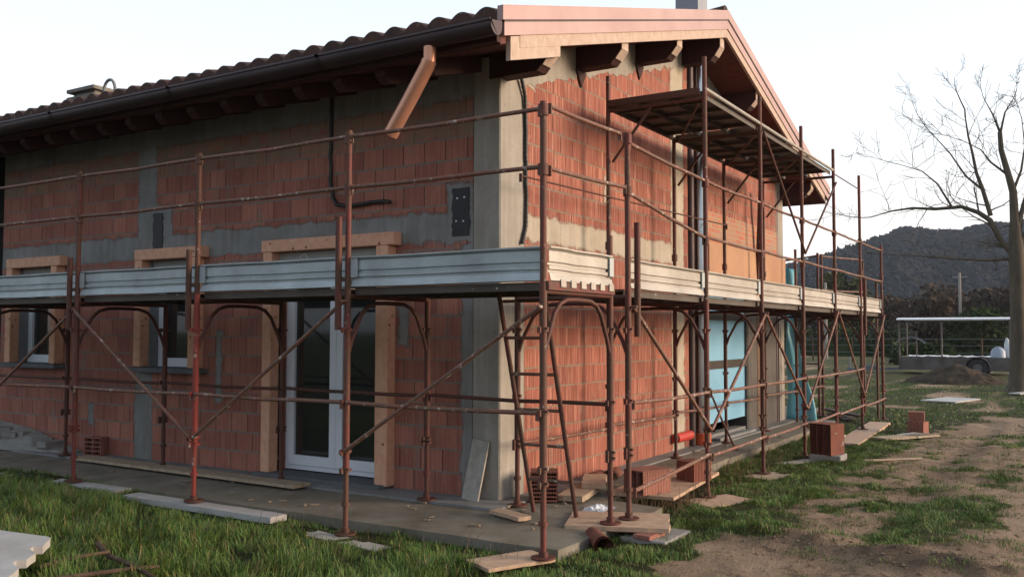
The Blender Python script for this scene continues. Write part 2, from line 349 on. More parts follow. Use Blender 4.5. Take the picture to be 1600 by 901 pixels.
# ------------------------------------------------------------------ ground
SLAB_E = -1.18
def slab_here(x, y, mgn=0):
    if -1.2-mgn < x < 12 and -.74-mgn < y < 9: return x < 9.6+mgn
    return -1.2-mgn < x < .7+mgn and -1.28-mgn < y < 0
def nz(x, y, s, o=0): return noise.fractal(Vector((x*s, y*s, o)), 1.0, 2.0, 4)
def grass_mask(x, y):
    n = nz(x, y, .9, 3.3); n2 = nz(x, y, 2.6, 8.1)
    if x < -1.0 and y > -1.9: g = max(.62, .95+n*.5+n2*.3)
    elif x < 14:
        edge = -2.25+.25*n+ (.12*(x-1) if x < 1 else 0)
        g = (y-edge)/.35+.5 + n2*.6
        if x < .2: g = min(g, (y+1.95)/.3+.5+n2*.9)
        # patches in the track
        px = math.exp(-((x-2.1)**2/1.1+(y+3.35)**2/.25))*1.4
        px += math.exp(-((x-.9)**2/.5+(y+3.15)**2/.08))*1.1
        px += math.exp(-((x-4.6)**2/.8+(y+3.6)**2/.12))*.9
        n3 = nz(x, y, 5.5, 21); g = max(g, px+n2*.5-.25, (n*1.2+n2*.9+n3*.7)-.32)
        if x > 8: g = max(g, (x-8)/6*.7+n*1.3+.2*n2)
    else: g = .72+n*.9
    if slab_here(x, y): g = 0
    return max(0, min(1, g))
def ground_z(x, y):
    d = math.hypot(x-2, y)
    z = -.115
    if x < -1.2 or y < -1.3: z -= .0
    if x < -1.2 and y > 2: z += .10*min(1, (y-2)/2.5)
    z += .022*nz(x, y, 1.3, 0)+.010*nz(x, y, 5, 2)+(.010*nz(x, y, 11, 7) if y < -1.8 and x > -1.5 else 0)
    # churned soil ridge at the foot of the picture
    t = (x+.15)*.0+((x-.1)); r = math.exp(-((x-(.15+.18*math.sin(y*2)))**2)/.10)*(1 if -3.9 < y < -2.2 else math.exp(-(min(abs(y+3.9), abs(y+2.2)))**2/.1))
    z += r*(.07+.05*nz(x, y, 5, 6))
    if y < -1.6 and x > -.5 and x < 12: z += -.022*math.exp(-((y+2.95+.06*math.sin(x*.9))/.16)**2)-.018*math.exp(-((y+4.1)/.16)**2)+.012*math.exp(-((y+3.25)/.10)**2)+.008*abs(nz(x, y, 3.3, 31))
    if d > 16: z += .02*nz(x, y, .3, 4)*min(1, (d-16)/10)
    if slab_here(x, y, -.12): z = -.28
    return z
def axis_vals(lo, hi, step, far, grow=1.22):
    v = list(np.arange(lo, hi+1e-6, step)); s = step; a = v[-1]
    while a < far: s *= grow; a += s; v.append(a)
    s = step; a = v[0]
    while a > -far: s *= grow; a -= s; v.insert(0, a)
    return v
xs = axis_vals(-5.0, 9.5, .06, 3000); ys = axis_vals(-4.4, 5.6, .06, 3000)
nx, ny = len(xs), len(ys)
gv = []; gm = []
for y in ys:
    for x in xs:
        near = -30 < x < 130 and -60 < y < 60
        gv.append((x, y, ground_z(x, y) if near else -.115)); gm.append(grass_mask(x, y) if near else .8)
gf = [(j*nx+i, j*nx+i+1, (j+1)*nx+i+1, (j+1)*nx+i) for j in range(ny-1) for i in range(nx-1)]
me = bpy.data.meshes.new('ground'); me.from_pydata(gv, [], gf); me.polygons.foreach_set('use_smooth', [True]*len(gf))
at = me.attributes.new('grass', 'FLOAT', 'POINT'); at.data.foreach_set('value', gm)
G = MT('ground_soil', .95, 0, .15); P = G.pos()
an = G.new('ShaderNodeAttribute'); an.attribute_name = 'grass'
dirt = G.mix(G.step(G.noise(P, 1.2, 6, .65), .35, .65), (.40, .285, .19, 1), (.25, .17, .11, 1))
dirt = G.mix(G.f('MULTIPLY', G.step(G.noise(P, 5, 7, .75), .52, .64), .75), dirt, (.10, .07, .047, 1))
dirt = G.mix(G.step(G.noise(P, 34, 4, .6), .66, .72), dirt, (.34, .27, .20, 1))
px_, py_, pz_ = G.sep(P)
rim = G.f('MULTIPLY', G.step(G.f('ADD', pz_, G.f('MULTIPLY', G.f('SUBTRACT', G.noise(P, 6, 6, .75), .5), .10)), -.11, -.03), G.step(py_, -1.9, -2.1)); dirt = G.mix(G.f('MULTIPLY', rim, .8), dirt, (.065, .045, .032, 1))
gr = G.mix(G.step(G.noise(P, 3.5, 5, .7), .35, .65), (.026, .036, .010, 1), (.065, .062, .022, 1))
far = G.mix(G.step(G.noise(P, .12, 4, .6), .35, .65), (.15, .125, .055, 1), (.08, .085, .035, 1))
gr = G.mix(G.step(px_, 24, 42), gr, far)
gm_ = G.f('ADD', an.outputs['Fac'], G.f('MULTIPLY', G.f('SUBTRACT', G.noise(P, 9, 5, .7), .5), .9))
G.col(G.mix(G.step(gm_, .38, .58), dirt, gr)); G.bump(G.f('ADD', G.noise(P, 7, 6, .7), G.f('MULTIPLY', G.noise(P, 45, 4, .7), .45)), .09, 1)
me.materials.append(G.m)
ground = bpy.data.objects.new('ground', me); COL.objects.link(ground); ground['kind'] = 'structure'

# slab round the house (kept as pavement)
mb = MB()
def slabz(x, y): return -.004-.036*min(1, max(0, max(-x/1.19, -y/1.26)))+.004*nz(x, y, 2, 4)
def slabpatch(x0, x1, y0, y1, st=.12):
    nx_, ny_ = max(1, int((x1-x0)/st)), max(1, int((y1-y0)/st)); vs = []
    edge = lambda x, y: (x, y)
    for j in range(ny_+1):
        for i in range(nx_+1):
            x, y = x0+(x1-x0)*i/nx_, y0+(y1-y0)*j/ny_; jx = .012*nz(x, y, 3, 1)
            if x == x0 and x0 < -1: x += jx*1.6
            if y == y0 and y0 < -.5: y += jx*1.6
            vs.append((x, y, slabz(x, y)))
    q = [(j*(nx_+1)+i, j*(nx_+1)+i+1, (j+1)*(nx_+1)+i+1, (j+1)*(nx_+1)+i) for j in range(ny_) for i in range(nx_)]
    mb.add(vs, q, True)
    rim = [i for i in range(nx_+1)]+[(j+1)*(nx_+1)-1 for j in range(1, ny_+1)]+[ny_*(nx_+1)+i for i in range(nx_-1, -1, -1)]+[j*(nx_+1) for j in range(ny_-1, 0, -1)]
    R_ = [vs[i] for i in rim]; k_ = len(R_); mb.add(R_+[(x, y, -.35) for x, y, z in R_], [(i, i+k_, (i+1) % k_+k_, (i+1) % k_) for i in range(k_)])
slabpatch(-1.19, .05, 0, 8.6); slabpatch(-1.19, .68, -1.26, 0); slabpatch(.68, 9.6, -.74, 0); mb.box(.05, 12, .05, 8.6, -.35, -.004)
# soften the outer lip
sl_o = mb.build('pavement', m_slab); tag(sl_o, kind='structure')
mb = MB(); mb.box(-.36, -.003, -.21, 7.6, -.02, .006); mb.box(-.003, 9.3, -.21, -.003, -.02, .0058)
tag(mb.build('screed_strip', m_screed), kind='structure')

# ------------------------------------------------------------------ house
house = empty('brick_house', (0, 0, 0), 'unfinished house of red hollow clay blocks with concrete pillars and clay tile roof', 'house')
RX0, RX1, RXM = -.90, 9.90, 4.5
ZE, SL = 4.02, .292
def rz(x): return ZE+SL*(x-RX0) if x <= RXM else ZE+SL*(RX1-x)
YV = -.57; YB = 15.0
# left wall, one solid with door + window openings
def wall_with_holes(axis, a0, a1, z0, z1, th, holes, top=None):
    """solid wall: front face at 0, holes = (a0,a1,z0,z1)"""
    mb = MB()
    xs_ = sorted({a0, a1, *[h[0] for h in holes], *[h[1] for h in holes]}); zs_ = sorted({z0, z1, *[h[2] for h in holes], *[h[3] for h in holes]})
    P_ = (lambda a, d, z: (d, a, z)) if axis == 'y' else (lambda a, d, z: (a, d, z))
    for i in range(len(xs_)-1):
        for j in range(len(zs_)-1):
            A0, A1, Z0, Z1 = xs_[i], xs_[i+1], zs_[j], zs_[j+1]
            if any(A0 >= h[0]-1e-6 and A1 <= h[1]+1e-6 and Z0 >= h[2]-1e-6 and Z1 <= h[3]+1e-6 for h in holes): continue
            q = [P_(A0, 0, Z0), P_(A1, 0, Z0), P_(A1, 0, Z1), P_(A0, 0, Z1)]
            mb.add(q, [(0, 1, 2, 3)])
            mb.add([P_(A0, th, Z0), P_(A1, th, Z0), P_(A1, th, Z1), P_(A0, th, Z1)], [(3, 2, 1, 0)])
    for (h0, h1, k0, k1) in holes:
        for a in (h0, h1): mb.add([P_(a, 0, k0), P_(a, th, k0), P_(a, th, k1), P_(a, 0, k1)], [(0, 1, 2, 3)])
        for z in (k0, k1): mb.add([P_(h0, 0, z), P_(h1, 0, z), P_(h1, th, z), P_(h0, th, z)], [(0, 1, 2, 3)])
    return mb
DOOR = (1.34, 2.75, 0, 2.31); W1 = (4.05, 4.88, 1.06, 2.31); W2 = (6.69, 7.57, 1.06, 2.31)
mb = wall_with_holes('y', .29, 8.0, -.1, rz(0)-.27, .35, [DOOR, W1, W2]); mb.add([(0, 8.0, -.1), (0, 8.0, 4), (.35, 8.0, 4), (.35, 8.0, -.1)], [(0, 1, 2, 3)])
left_wall = tag(mb.build('wall', m_left, house), 'long wall of clay blocks with two small windows and a glazed door')
# gable wall as a polygon with sloping top
mb = MB()
def gpoly(pts, y=0.0, th=.35):
    n = len(pts); vs = [(x, y, z) for x, z in pts]+[(x, y+th, z) for x, z in pts]
    fs = [tuple(range(n)), tuple(reversed(range(n, 2*n)))]+[(i, i+n, (i+1) % n+n, (i+1) % n) for i in range(n)]
    mb.add(vs, fs)
UD = .27
gpoly([(.42, -.1), (4.57, -.1), (4.57, rz(4.57)-UD), (4.5, rz(4.5)-UD), (.42, rz(.42)-UD)])
gpoly([(5.15, 2.40), (8.7, 2.40), (8.7, rz(8.7)-UD), (5.15, rz(5.15)-UD)])
gw = tag(mb.build('wall', m_gable, house), 'gable wall of orange clay blocks with vertical combing')
# recess behind the pipes between the two gable fields
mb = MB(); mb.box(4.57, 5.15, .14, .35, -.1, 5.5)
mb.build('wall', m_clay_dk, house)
# back parts of the house (closing volume)
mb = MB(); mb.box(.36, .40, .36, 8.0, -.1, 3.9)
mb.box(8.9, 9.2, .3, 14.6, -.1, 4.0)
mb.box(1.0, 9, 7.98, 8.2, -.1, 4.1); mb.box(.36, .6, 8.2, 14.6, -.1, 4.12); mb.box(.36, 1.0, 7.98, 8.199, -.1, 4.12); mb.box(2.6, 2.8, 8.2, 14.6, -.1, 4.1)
tag(mb.build('wall', m_dark, house), 'inner and rear walls coloured near-black as shade')
# concrete corner pillar, ragged shuttering
mb = MB(); mb.bbox(-.004, .42, -.004, .292, -.1, 3.99, .012); pil = tag(mb.build('pillar', m_pillar, house), 'pale concrete corner pillar')
mb = MB(); mb.box(6.97, 8.55, 0.0, .40, -.1, 2.38); tag(mb.build('pillar', concrete('pier_concrete', (.12, .108, .098, 1), (.075, .068, .06, 1), (.15, .135, .12, 1)), house), 'grey concrete pier between blue boards and turquoise film')
mb = MB(); mb.box(7.5, 7.8, -.006, 0.02, 0, 2.38); tag(mb.build('pier_infill', simple('brown_clay', (.17, .105, .07, 1), (.12, .075, .05, 1), 3, .9), house), 'brown strip of exposed clay on the grey pier')
mb = MB(); mb.box(8.72, 9.02, -.003, .30, -.1, 2.40); mb.box(8.72, 9.02, -.003, .30, 2.401, rz(8.9)-.24); tag(mb.build('pillar', m_pillar, house), 'slender pale concrete end pillar')
# sloping concrete cap under the eaves of the gable
def capband(x0, x1, h, zoff, name='ring_beam'):
    mb = MB(); n = int((x1-x0)/.035); top = []; bot = []
    for i in range(n+1):
        x = x0+(x1-x0)*i/n; top.append((x, rz(x)-UD-.002)); hh = h+.05*nz(x, 0, 1.3, 2)+.05*nz(x, 1, 7, 2)+.010*nz(x, 1, 23, 5); bot.append((x, rz(x)-UD-hh))
    pts = top+bot[::-1]; vs = [(x, -.005, z) for x, z in pts]+[(x, .05, z) for x, z in pts]; N = len(pts)
    fs = []
    for i in range(n): fs.append((i, i+1, N-2-i, N-1-i))
    for i in range(n): fs.append((N-1-i, N-2-i, N-2-i+N, N-1-i+N))
    mb.add(vs, fs); return mb
tag(capband(.0, 4.57, .33, 0).build('ring_beam', m_pillar, house), 'ragged mortar band under the roof slope')
tag(capband(5.15, 8.95, .16, 0).build('ring_beam', m_pillar, house), 'thin mortar band under the far roof slope')
mb = MB(); mb.box(5.28, 9.04, -.035, .0, 2.02, 2.74); tag(mb.build('lintel', m_ply_or, house), 'smooth orange board over the porch opening')
# thin bricks course above lintel
M = MT('thin_bricks', .9, 0, .2); bt = M.new('ShaderNodeTexBrick'); M.link(M.uv(), bt.inputs['Vector']); bt.inputs['Scale'].default_value = 1
bt.inputs['Brick Width'].default_value = .26; bt.inputs['Row Height'].default_value = .072; bt.inputs['Mortar Size'].default_value = .008
bt.inputs['Color1'].default_value = (.46, .15, .09, 1); bt.inputs['Color2'].default_value = (.40, .24, .15, 1); bt.inputs['Mortar'].default_value = (.36, .29, .22, 1)
M.col(M.mix(M.step(M.noise(M.uv(), 3, 5), .5, .65), bt.outputs[0], (.34, .25, .18, 1))); m_thin = M.m
mb = MB(); mb.box(5.2, 8.69, -.006, 0.02, 2.745, 3.17); tag(mb.build('brick_course', m_thin, house), 'courses of thin solid bricks')
# porch: floor step, blue boards
mb = MB(); mb.box(5.2, 8.68, .02, .2, .0, .07, bev=.01); mb.box(5.3, 6.9, -.16, -.06, .008, .045); tag(mb.build('threshold', m_screed, house))
mb = MB(); mb.box(5.16, 6.965, .03, .07, .22, 2.39); bl = tag(mb.build('foam_board', m_blue, house), 'light blue boards closing the porch opening')
for z in (.98, 1.66): mb = MB(); mb.box(5.165, 6.96, -.01, .0295, z, z+.11); mb.build('batten', m_barblk, bl)
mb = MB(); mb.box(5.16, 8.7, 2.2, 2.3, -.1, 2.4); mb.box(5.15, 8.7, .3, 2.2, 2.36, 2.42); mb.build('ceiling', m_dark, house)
mb = MB(); mb.tube([(8.63, .04, 0), (8.63, .04, 4.2)], .05, 10); tag(mb.build('downpipe', m_gutter, house), 'dark downpipe beside the end pillar')

# ---- door
def frame_rect(y0, y1, z0, z1, wd, x0, x1, bot=None):
    mb = MB(); b = bot or wd
    mb.box(x0, x1, y0, y0+wd, z0, z1); mb.box(x0, x1, y1-wd, y1, z0, z1)
    mb.box(x0+.001, x1-.001, y0+wd, y1-wd, z0, z0+b); mb.box(x0+.001, x1-.001, y0+wd, y1-wd, z1-wd, z1); return mb
door = frame_rect(1.36, 2.745, .06, 2.30, .045, .11, .17).build('door', m_white, house); tag(door, 'white double glazed terrace door')
for (a, b) in ((1.407, 2.03), (2.034, 2.70)):
    lf = frame_rect(a, b, .11, 2.25, .085, .095, .16, .10).build('door_leaf', m_white, door)
    # pane lives on the door as well (third level is the leaf)
    mb = MB(); mb.box(.125, .135, a+.08, b-.08, .20, 2.17); tag(mb.build('pane', m_glass, door))
mb = MB(); mb.box(-.20, .16, 1.22, 2.90, -.02, .045, bev=.006); mb.build('threshold', m_sill, door)
mb = MB(); mb.box(-.015, .06, 1.36, 2.745, 2.10, 2.305); mb.box(.06, .3, 1.36, 2.74, 2.20, 2.3); tag(mb.build('shutter_box', m_shutter, house), 'grey roller shutter box over the glazed door')
def surround(y0, y1, zb, door_=False):
    o = MB(); o.bbox(-.125, .0, y0-.22 if door_ else y0-.20, y1+.15 if door_ else y1+.13, 2.312, 2.436, .006)
    lt = o.build('timber_surround', m_pine, house)
    for (a, b, z) in ((y0-.15 if door_ else y0-.12, y0+.0, zb), (y1, y1+.125, zb)):
        p = MB(); p.bbox(-.12, .02 if not door_ else .03, a, b, z, 2.311, .006); p.build('post', m_pine, lt)
surround(1.34, 2.75, .03, True); surround(4.05, 4.88, 1.08); surround(6.69, 7.57, 1.08)
for (a, b) in ((4.05, 4.88), (6.69, 7.57)):
    wf = frame_rect(a+.03, b-.03, 1.08, 2.28, .09, .11, .18, .10).build('window', m_white, house)
    mb = MB(); mb.box(.14, .15, a+.11, b-.11, 1.17, 2.20); mb.build('pane', m_glass, wf)
    mb = MB(); mb.box(-.17, .12, a-.2, b+.16, 1.02, 1.075, bev=.006); mb.build('sill', m_sill, wf)
    mb = MB(); mb.box(.0, .12, b-.03, b-.004, 1.08, 2.30); mb.build('reveal_board', m_greyrev, wf); mb = MB(); mb.box(.0, .12, a+.004, a+.03, 1.08, 2.3); mb.build('reveal_board', m_greyrev, wf)
    mb = MB(); mb.box(.02, .105, a+.03, b-.031, 2.12, 2.305); mb.build('shutter_box', m_shutter, wf)
# bitumen patches
def patch(y0, y1, z0, z1):
    mb = MB(); n = 14; pts = []
    for i in range(n): t = i/n; pts.append((y0+.02*nz(t*9, z0, 3), z0+(z1-z0)*t))
    for i in range(n): t = i/n; pts.append((y0+(y1-y0)*t, z1+.02*nz(t*9, y0, 3)))
    for i in range(n): t = i/n; pts.append((y1+.03*nz(t*9, z1, 5), z1-(z1-z0)*t))
    for i in range(n): t = i/n; pts.append((y1-(y1-y0)*t, z0))
    N = len(pts); mb.add([(-.012, y, z) for y, z in pts]+[(.0, y, z) for y, z in pts], [tuple(range(N))]+[(i, (i+1) % N, (i+1) % N+N, i+N) for i in range(N)])
    return mb
bp1 = tag(patch(.33, .52, 2.37, 2.81).build('bitumen_patch', m_black, house), 'ragged black bitumen sheet near the corner')
mb = MB()
for y, z in ((.38, 2.72), (.46, 2.715), (.39, 2.50), (.47, 2.505)): mb.box(-.018, -.011, y-.007, y+.007, z-.007, z+.007)
mb.build('fixing', m_white, bp1)
tag(patch(4.66, 4.83, 2.44, 2.86).build('bitumen_patch', m_black, house), 'ragged black bitumen sheet above the window')
def corr(pts, r=.022, seg=.02):
    """corrugated hose"""
    pts = [Vector(p) for p in pts]; q = []; rr = []; jn = lambda v: v+Vector((0 if abs(pts[0].x) < .1 else nz(v.z, 1, 5, 2)*.012, nz(v.z, v.y, 5, 2)*.014 if abs(pts[0].x) < .1 else 0, nz(v.y, v.z, 6, 7)*.010))
    for a, b in zip(pts, pts[1:]):
        L = (b-a).length; k = max(1, int(L/seg))
        for i in range(k): q.append(jn(a.lerp(b, i/k))); rr.append(r*(1.0 if len(q) % 2 else .8))
    q.append(pts[-1]); rr.append(r); mb = MB(); mb.tube(q, rr, 7); return mb
tag(corr([(-.015, 2.02, 3.9), (-.015, 2.03, 3.5), (-.02, 2.03, 3.0), (-.02, 2.0, 2.84), (-.03, 1.93, 2.76), (-.03, 1.8, 2.735), (-.03, 1.5, 2.745), (-.03, 1.32, 2.75), (-.06, 1.22, 2.73)]).build('conduit', m_tube_blk, house), 'black conduit bending along the window wall')
tag(corr([(.22, -.03, 3.95), (.30, -.04, 3.84), (.38, -.03, 3.68), (.405, -.025, 3.5), (.41, -.025, 3.0), (.42, -.025, 2.65), (.40, -.025, 2.45), (.34, -.03, 2.3)], .02).build('conduit', m_tube_blk, house), 'black conduit down the gable beside the pillar')
mb = MB(); rg = [(-.02, 2.38+.05*math.cos(t), 2.235+.05*math.sin(t)) for t in [math.pi*2*i/16 for i in range(15)]]; mb.tube(rg, .006, 6); tag(mb.build('cable_loop', m_white, house), 'small pale loop of cable hanging at the shutter box')
# pipes in the recess
mb = MB(); mb.tube([(4.64, .0, .0), (4.64, .0, 5.2)], .06, 12); tag(mb.build('downpipe', m_gutter, house), 'brown pipe in the gable recess')
mb = MB(); mb.tube([(4.86, -.06, .14), (4.86, -.06, 5.4)], .095, 20)
for z in (.62, .66, .70, 1.75, 3.0, 3.2, 4.3): mb.tube([(4.86, -.06, z), (4.86, -.06, z+.018)], .102, 20)
fl = tag(mb.build('flue_pipe', m_steel, house), 'shiny stainless steel flue in the gable recess')
mb = MB(); mb.tube([(4.86, -.06, .01), (4.86, -.06, .16)], .125, 20); mb.build('pipe_collar', m_orange, fl)
mb = MB(); mb.tube([(3.95, -.06, .17), (4.45, -.06, .17)], .06, 14); tag(mb.build('drain_pipe', m_redpipe, house), 'short red drain pipe lying at the gable foot')
mb = MB(); mb.tube([(5.06, -.05, .02), (5.06, -.05, 3.4)], .03, 10); tag(mb.build('downpipe', m_gutter, house))

# ---- roof
TP = .235; amp = .042
def roof_side(x_e, x_r, sgn):
    """clay tiles: barrel profile across y, courses stepped up the slope"""
    L = abs(x_r-x_e); nr = int(L/.36); per = 8
    nyv = int((YB-YV)/TP)*per+1; vs = []; fs = []; rows = []
    for k in range(nr):
        rows.append((k/nr, .034)); rows.append(((k+1)/nr-.0005, .0))
    prof = []
    for j in range(nyv):
        y = YV+.02+j*TP/per; ph = (j % per)/per; h = abs(math.sin(math.pi*ph))**.8*amp*2-.03
        prof.append((y, h))
    for (t, dz) in rows:
        x = x_e+(x_r-x_e)*t; zb = rz(x)-.035
        for j, (y, h) in enumerate(prof):
            jj = j//per; jt = .006*math.sin(jj*12.9+t*60)
            vs.append((x, y, zb+h*.9+dz+jt))
    for k in range(len(rows)-1):
        for j in range(nyv-1):
            a = k*nyv+j; q = (a, a+1, a+1+nyv, a+nyv); fs.append(q if sgn > 0 else q[::-1])
    # front closing lip
    base = len(vs); n0 = nyv
    for j, (y, h) in enumerate(prof): vs.append((x_e, y, rz(x_e)-.07))
    for j in range(nyv-1): fs.append((base+j, base+j+1, j+1, j))
    mb = MB(); mb.add(vs, fs, False); return mb
roofm = MB()
for (xa, xb) in ((RX0+.06, RXM), (RXM, RX1-.06)):
    roofm.add([(xa, YV+.03, rz(xa)-.10), (xb, YV+.03, rz(xb)-.10), (xb, YB, rz(xb)-.10), (xa, YB, rz(xa)-.10)]+
              [(xa, YV+.03, rz(xa)-UD), (xb, YV+.03, rz(xb)-UD), (xb, YB, rz(xb)-UD), (xa, YB, rz(xa)-UD)],
              [(0, 1, 2, 3), (7, 6, 5, 4), (0, 4, 5, 1), (1, 5, 6, 2), (2, 6, 7, 3), (3, 7, 4, 0)])
roof = tag(roofm.build('roof', m_soffit, house), 'low pitched roof with stained timber soffit')
roof_side(RX0, RXM, 1).build('tile_field', m_tile, roof); roof_side(RX1, RXM, -1).build('tile_field', m_tile, roof)
mb = MB()
y = YV
while y < YB: mb.tube([(RXM, y, rz(RXM)+.005), (RXM, y+.42, rz(RXM)-.012)], [.10, .085], 10); y += .38
mb.build('ridge_tiles', m_tile, roof)
# soffit boards crosswise (thin gaps as relief) under both overhangs
mb = MB()
for (xa, xb) in ((RX0+.05, 0), ):
    pass
k = 0; x = RX0+.08
while x < RX1-.1:
    if not (RXM-.13 < x < RXM):
        mb.add([(x, YV+.05, rz(x)-UD-.004), (x+.125, YV+.05, rz(x+.125)-UD-.004), (x+.125, 0, rz(x+.125)-UD-.004), (x, 0, rz(x)-UD-.004), (x, YV+.05, rz(x)-UD+.004), (x+.125, YV+.05, rz(x+.125)-UD+.004), (x+.125, 0, rz(x+.125)-UD+.004), (x, 0, rz(x)-UD+.004)], [(0, 3, 2, 1), (0, 4, 7, 3), (1, 2, 6, 5), (0, 1, 5, 4)])
    x += .14
mb.build('soffit_board', m_soffit, roof)
# rafters at the left eaves
y = .25
while y < 14:
    mb = MB(); t0, t1 = rz(RX0+.12)-UD-.008, rz(.3)-UD-.008
    vs = []
    for yy in (y-.05, y+.05): vs += [(RX0+.12, yy, t0), (RX0+.12, yy, t0-.06), (RX0+.20, yy, t0-.12), (.3, yy, t1-.15), (.3, yy, t1)]
    mb.add(vs, [(0, 1, 2, 3, 4), (9, 8, 7, 6, 5), (0, 5, 6, 1), (1, 6, 7, 2), (2, 7, 8, 3)]); mb.build('rafter', m_dkwood, roof); y += .5
# purlins poking out of the gable
for i, x in enumerate((.05, 1.52, 3.0, 4.46, 5.95, 7.45, 8.95)):
    zt = rz(x)-UD-.006+(-.03 if i == 3 else 0); h = .25 if i not in (3,) else .30; mb = MB()
    yf = YV+.05; vs = []
    for xx in (x-.08, x+.08): vs += [(xx, yf, zt), (xx, yf, zt-h*.45), (xx, yf+.07, zt-h*.78), (xx, yf+.12, zt-h), (xx, .1, zt-h), (xx, .1, zt)]
    mb.add(vs, [(0, 1, 2, 3, 4, 5), (11, 10, 9, 8, 7, 6), (0, 6, 7, 1), (1, 7, 8, 2), (2, 8, 9, 3), (3, 9, 10, 4)])
    p = mb.build('purlin', m_dkwood, roof)
    mb = MB(); mb.bar((x, yf-.004, zt-.0), (x, yf-.004, zt-h*.45), .15, .006, (0, 1, 0)); mb.bar((x, yf-.004, zt-h*.46), (x, yf+.066, zt-h*.80), .15, .006, (0, 1, 0))
    if i in (1, 2):     # little wedge of mortar packing below the purlin
        mbw = MB(); mbw.add([(x-.10, -.03, zt-h), (x+.12, -.03, zt-h), (x+.02, -.02, zt-h-.17), (x-.10, 0, zt-h), (x+.12, 0, zt-h), (x+.02, 0, zt-h-.17)], [(0, 2, 1), (0, 3, 5, 2), (1, 2, 5, 4)]); mbw.build('packing_wedge', m_dkwood, roof)
    tag(mb.build('purlin_end', m_verge_wood, roof))
# verge: two-step copper flashing + wooden board, both slopes
def strip(x0, x1, za, zb, y0, y1, mat, name, endcut=0, label=None):
    mb = MB(); vs = []
    for (x, c) in ((x0, 0), (x1, 0)):
        vs += [(x, y0, rz(x)+za), (x, y0, rz(x)+zb), (x, y1, rz(x)+zb), (x, y1, rz(x)+za)]
    mb.add(vs, [(0, 1, 5, 4), (1, 2, 6, 5), (2, 3, 7, 6), (3, 0, 4, 7), (0, 3, 2, 1), (4, 5, 6, 7)])
    o = mb.build(name, mat, roof)
    if label: o['label'] = label
    return o
for (xa, xb) in ((RX0, RXM-.002), (RX1, RXM+.002)):
    strip(xa, xb, .035, -.085, YV-.035, YV+.02, m_flash, 'verge_flashing'); strip(xa+(.03 if xa < 1 else -.03), xb, -.0851, -.10, YV-.028, YV+.02, m_gutter, 'verge_drip')
    strip(xa+(.04 if xa < 1 else -.04), xb, -.101, -.21, YV-.022, YV+.02, m_flash, 'verge_flashing'); strip(xa+(.30 if xa < 1 else -.3), xb, -.2105, -.315, YV-.008, YV+.028, m_verge_wood, 'verge_board')
strip(RX0+.16, RX0+.98, -.216, -.41, YV-.004, YV+.040, m_verge_wood, 'verge_board')
# gutter
mb = MB(); n = 12; gx, gz_, gr_ = RX0-.085, ZE-.145, .085
yy = YV-.03; ring = [(gx+gr_*math.cos(t), gz_+gr_*math.sin(t)) for t in [math.pi+math.pi*i/n for i in range(n+1)]]
ring = [(gx-gr_-.012, gz_+.012), (gx-gr_-.012, gz_+.03), (gx-gr_+.004, gz_+.03)]+ring+[(gx+gr_, gz_+.05)]
vs = [(x, yy, z) for x, z in ring]+[(x, YB, z) for x, z in ring]; N = len(ring)
mb.add(vs, [(i, i+1, i+1+N, i+N) for i in range(N-1)], True); mb.add([(x, yy+.003, z) for x, z in ring], [tuple(range(N))])
for yj in (1.2, 3.2, 5.2, 7.2, 9.2):
    q = [(gx+(x-gx)*1.05, z-.004) for x, z in ring]; mb.add([(x, yj, z) for x, z in q]+[(x, yj+.035, z) for x, z in q], [(i, i+1, i+1+N, i+N) for i in range(N-1)]+[(i+N, i+1+N, i+1, i) for i in range(N-1)])
gut = mb.build('gutter', m_gutter, roof)
mb = MB(); mb.box(RX0-.005, RX0+.05, YV+.02, YB, ZE-.25, ZE-.07); mb.build('fascia', m_dkwood, roof)
# hanging downpipe elbow
dpo = [(-.985, .05, 3.80), (-.985, .05, 3.70), (-.985, .08, 3.63), (-.985, .46, 3.12)]
mb = MB(); mb.tube(dpo[:2]+[(-.985, .06, 3.66)], .052, 18, cap=False)
mb.tube([(-.985, .055, 3.69), (-.985, .075, 3.645), (-.985, .25, 3.40), (-.985, .455, 3.125)], .062, 18, cap=False)
mb.tube([(-.985, .455, 3.125), (-.985, .075, 3.645)], .057, 18, cap=False)
stub = tag(mb.build('downpipe', m_cop, house), 'bright copper pipe stub hanging loose from the gutter')
mb = MB(); dd = (Vector((-.985, .455, 3.125))-Vector((-.985, .25, 3.40))).normalized(); ee = Vector((-.985, .455, 3.125)); mb.tube([ee-dd*.03, ee-dd*.02], .0565, 18); mb.build('pipe_mouth_shade', m_dark, stub)  # near-black disc stands in for the shade inside the pipe
# chimneys
m_ch = simple('chimney_render', (.33, .34, .37, 1), (.28, .29, .32, 1), 3, .8)
mb = MB(); mb.box(4.74, 5.10, -.10, .22, 5.3, 6.5); ch = tag(mb.build('chimney', m_ch, house), 'pale square chimney at the ridge')
mb = MB(); mb.box(4.70, 5.14, -.14, .26, 5.45, 5.55); mb.build('chimney_flashing', m_gutter, ch)
mb = MB(); cx0, cx1, cy0, cy1 = 4.1, 4.75, 12.3, 13.2
for z in (6.02, 6.18, 6.34): mb.box(cx0, cx1, cy0, cy1, z, z+.07)
mb.box(cx0+.1, cx1-.1, cy0+.1, cy1-.1, 5.0, 6.4); tag(mb.build('chimney', m_conc_gr, house), 'slatted concrete chimney cap far back on the roof')
pts = [(4.2, 12.1, 5.3), (4.2, 12.1, 6.25)]+[(4.2, 12.1-.18+.18*math.cos(t), 6.25+.22*math.sin(t)) for t in [math.pi*i/8 for i in range(1, 8)]]+[(4.2, 11.72, 6.18)]
mb = MB(); mb.tube(pts, .03, 8); tag(mb.build('vent_pipe', m_greyrev, house), 'thin hooked vent pipe on the roof')

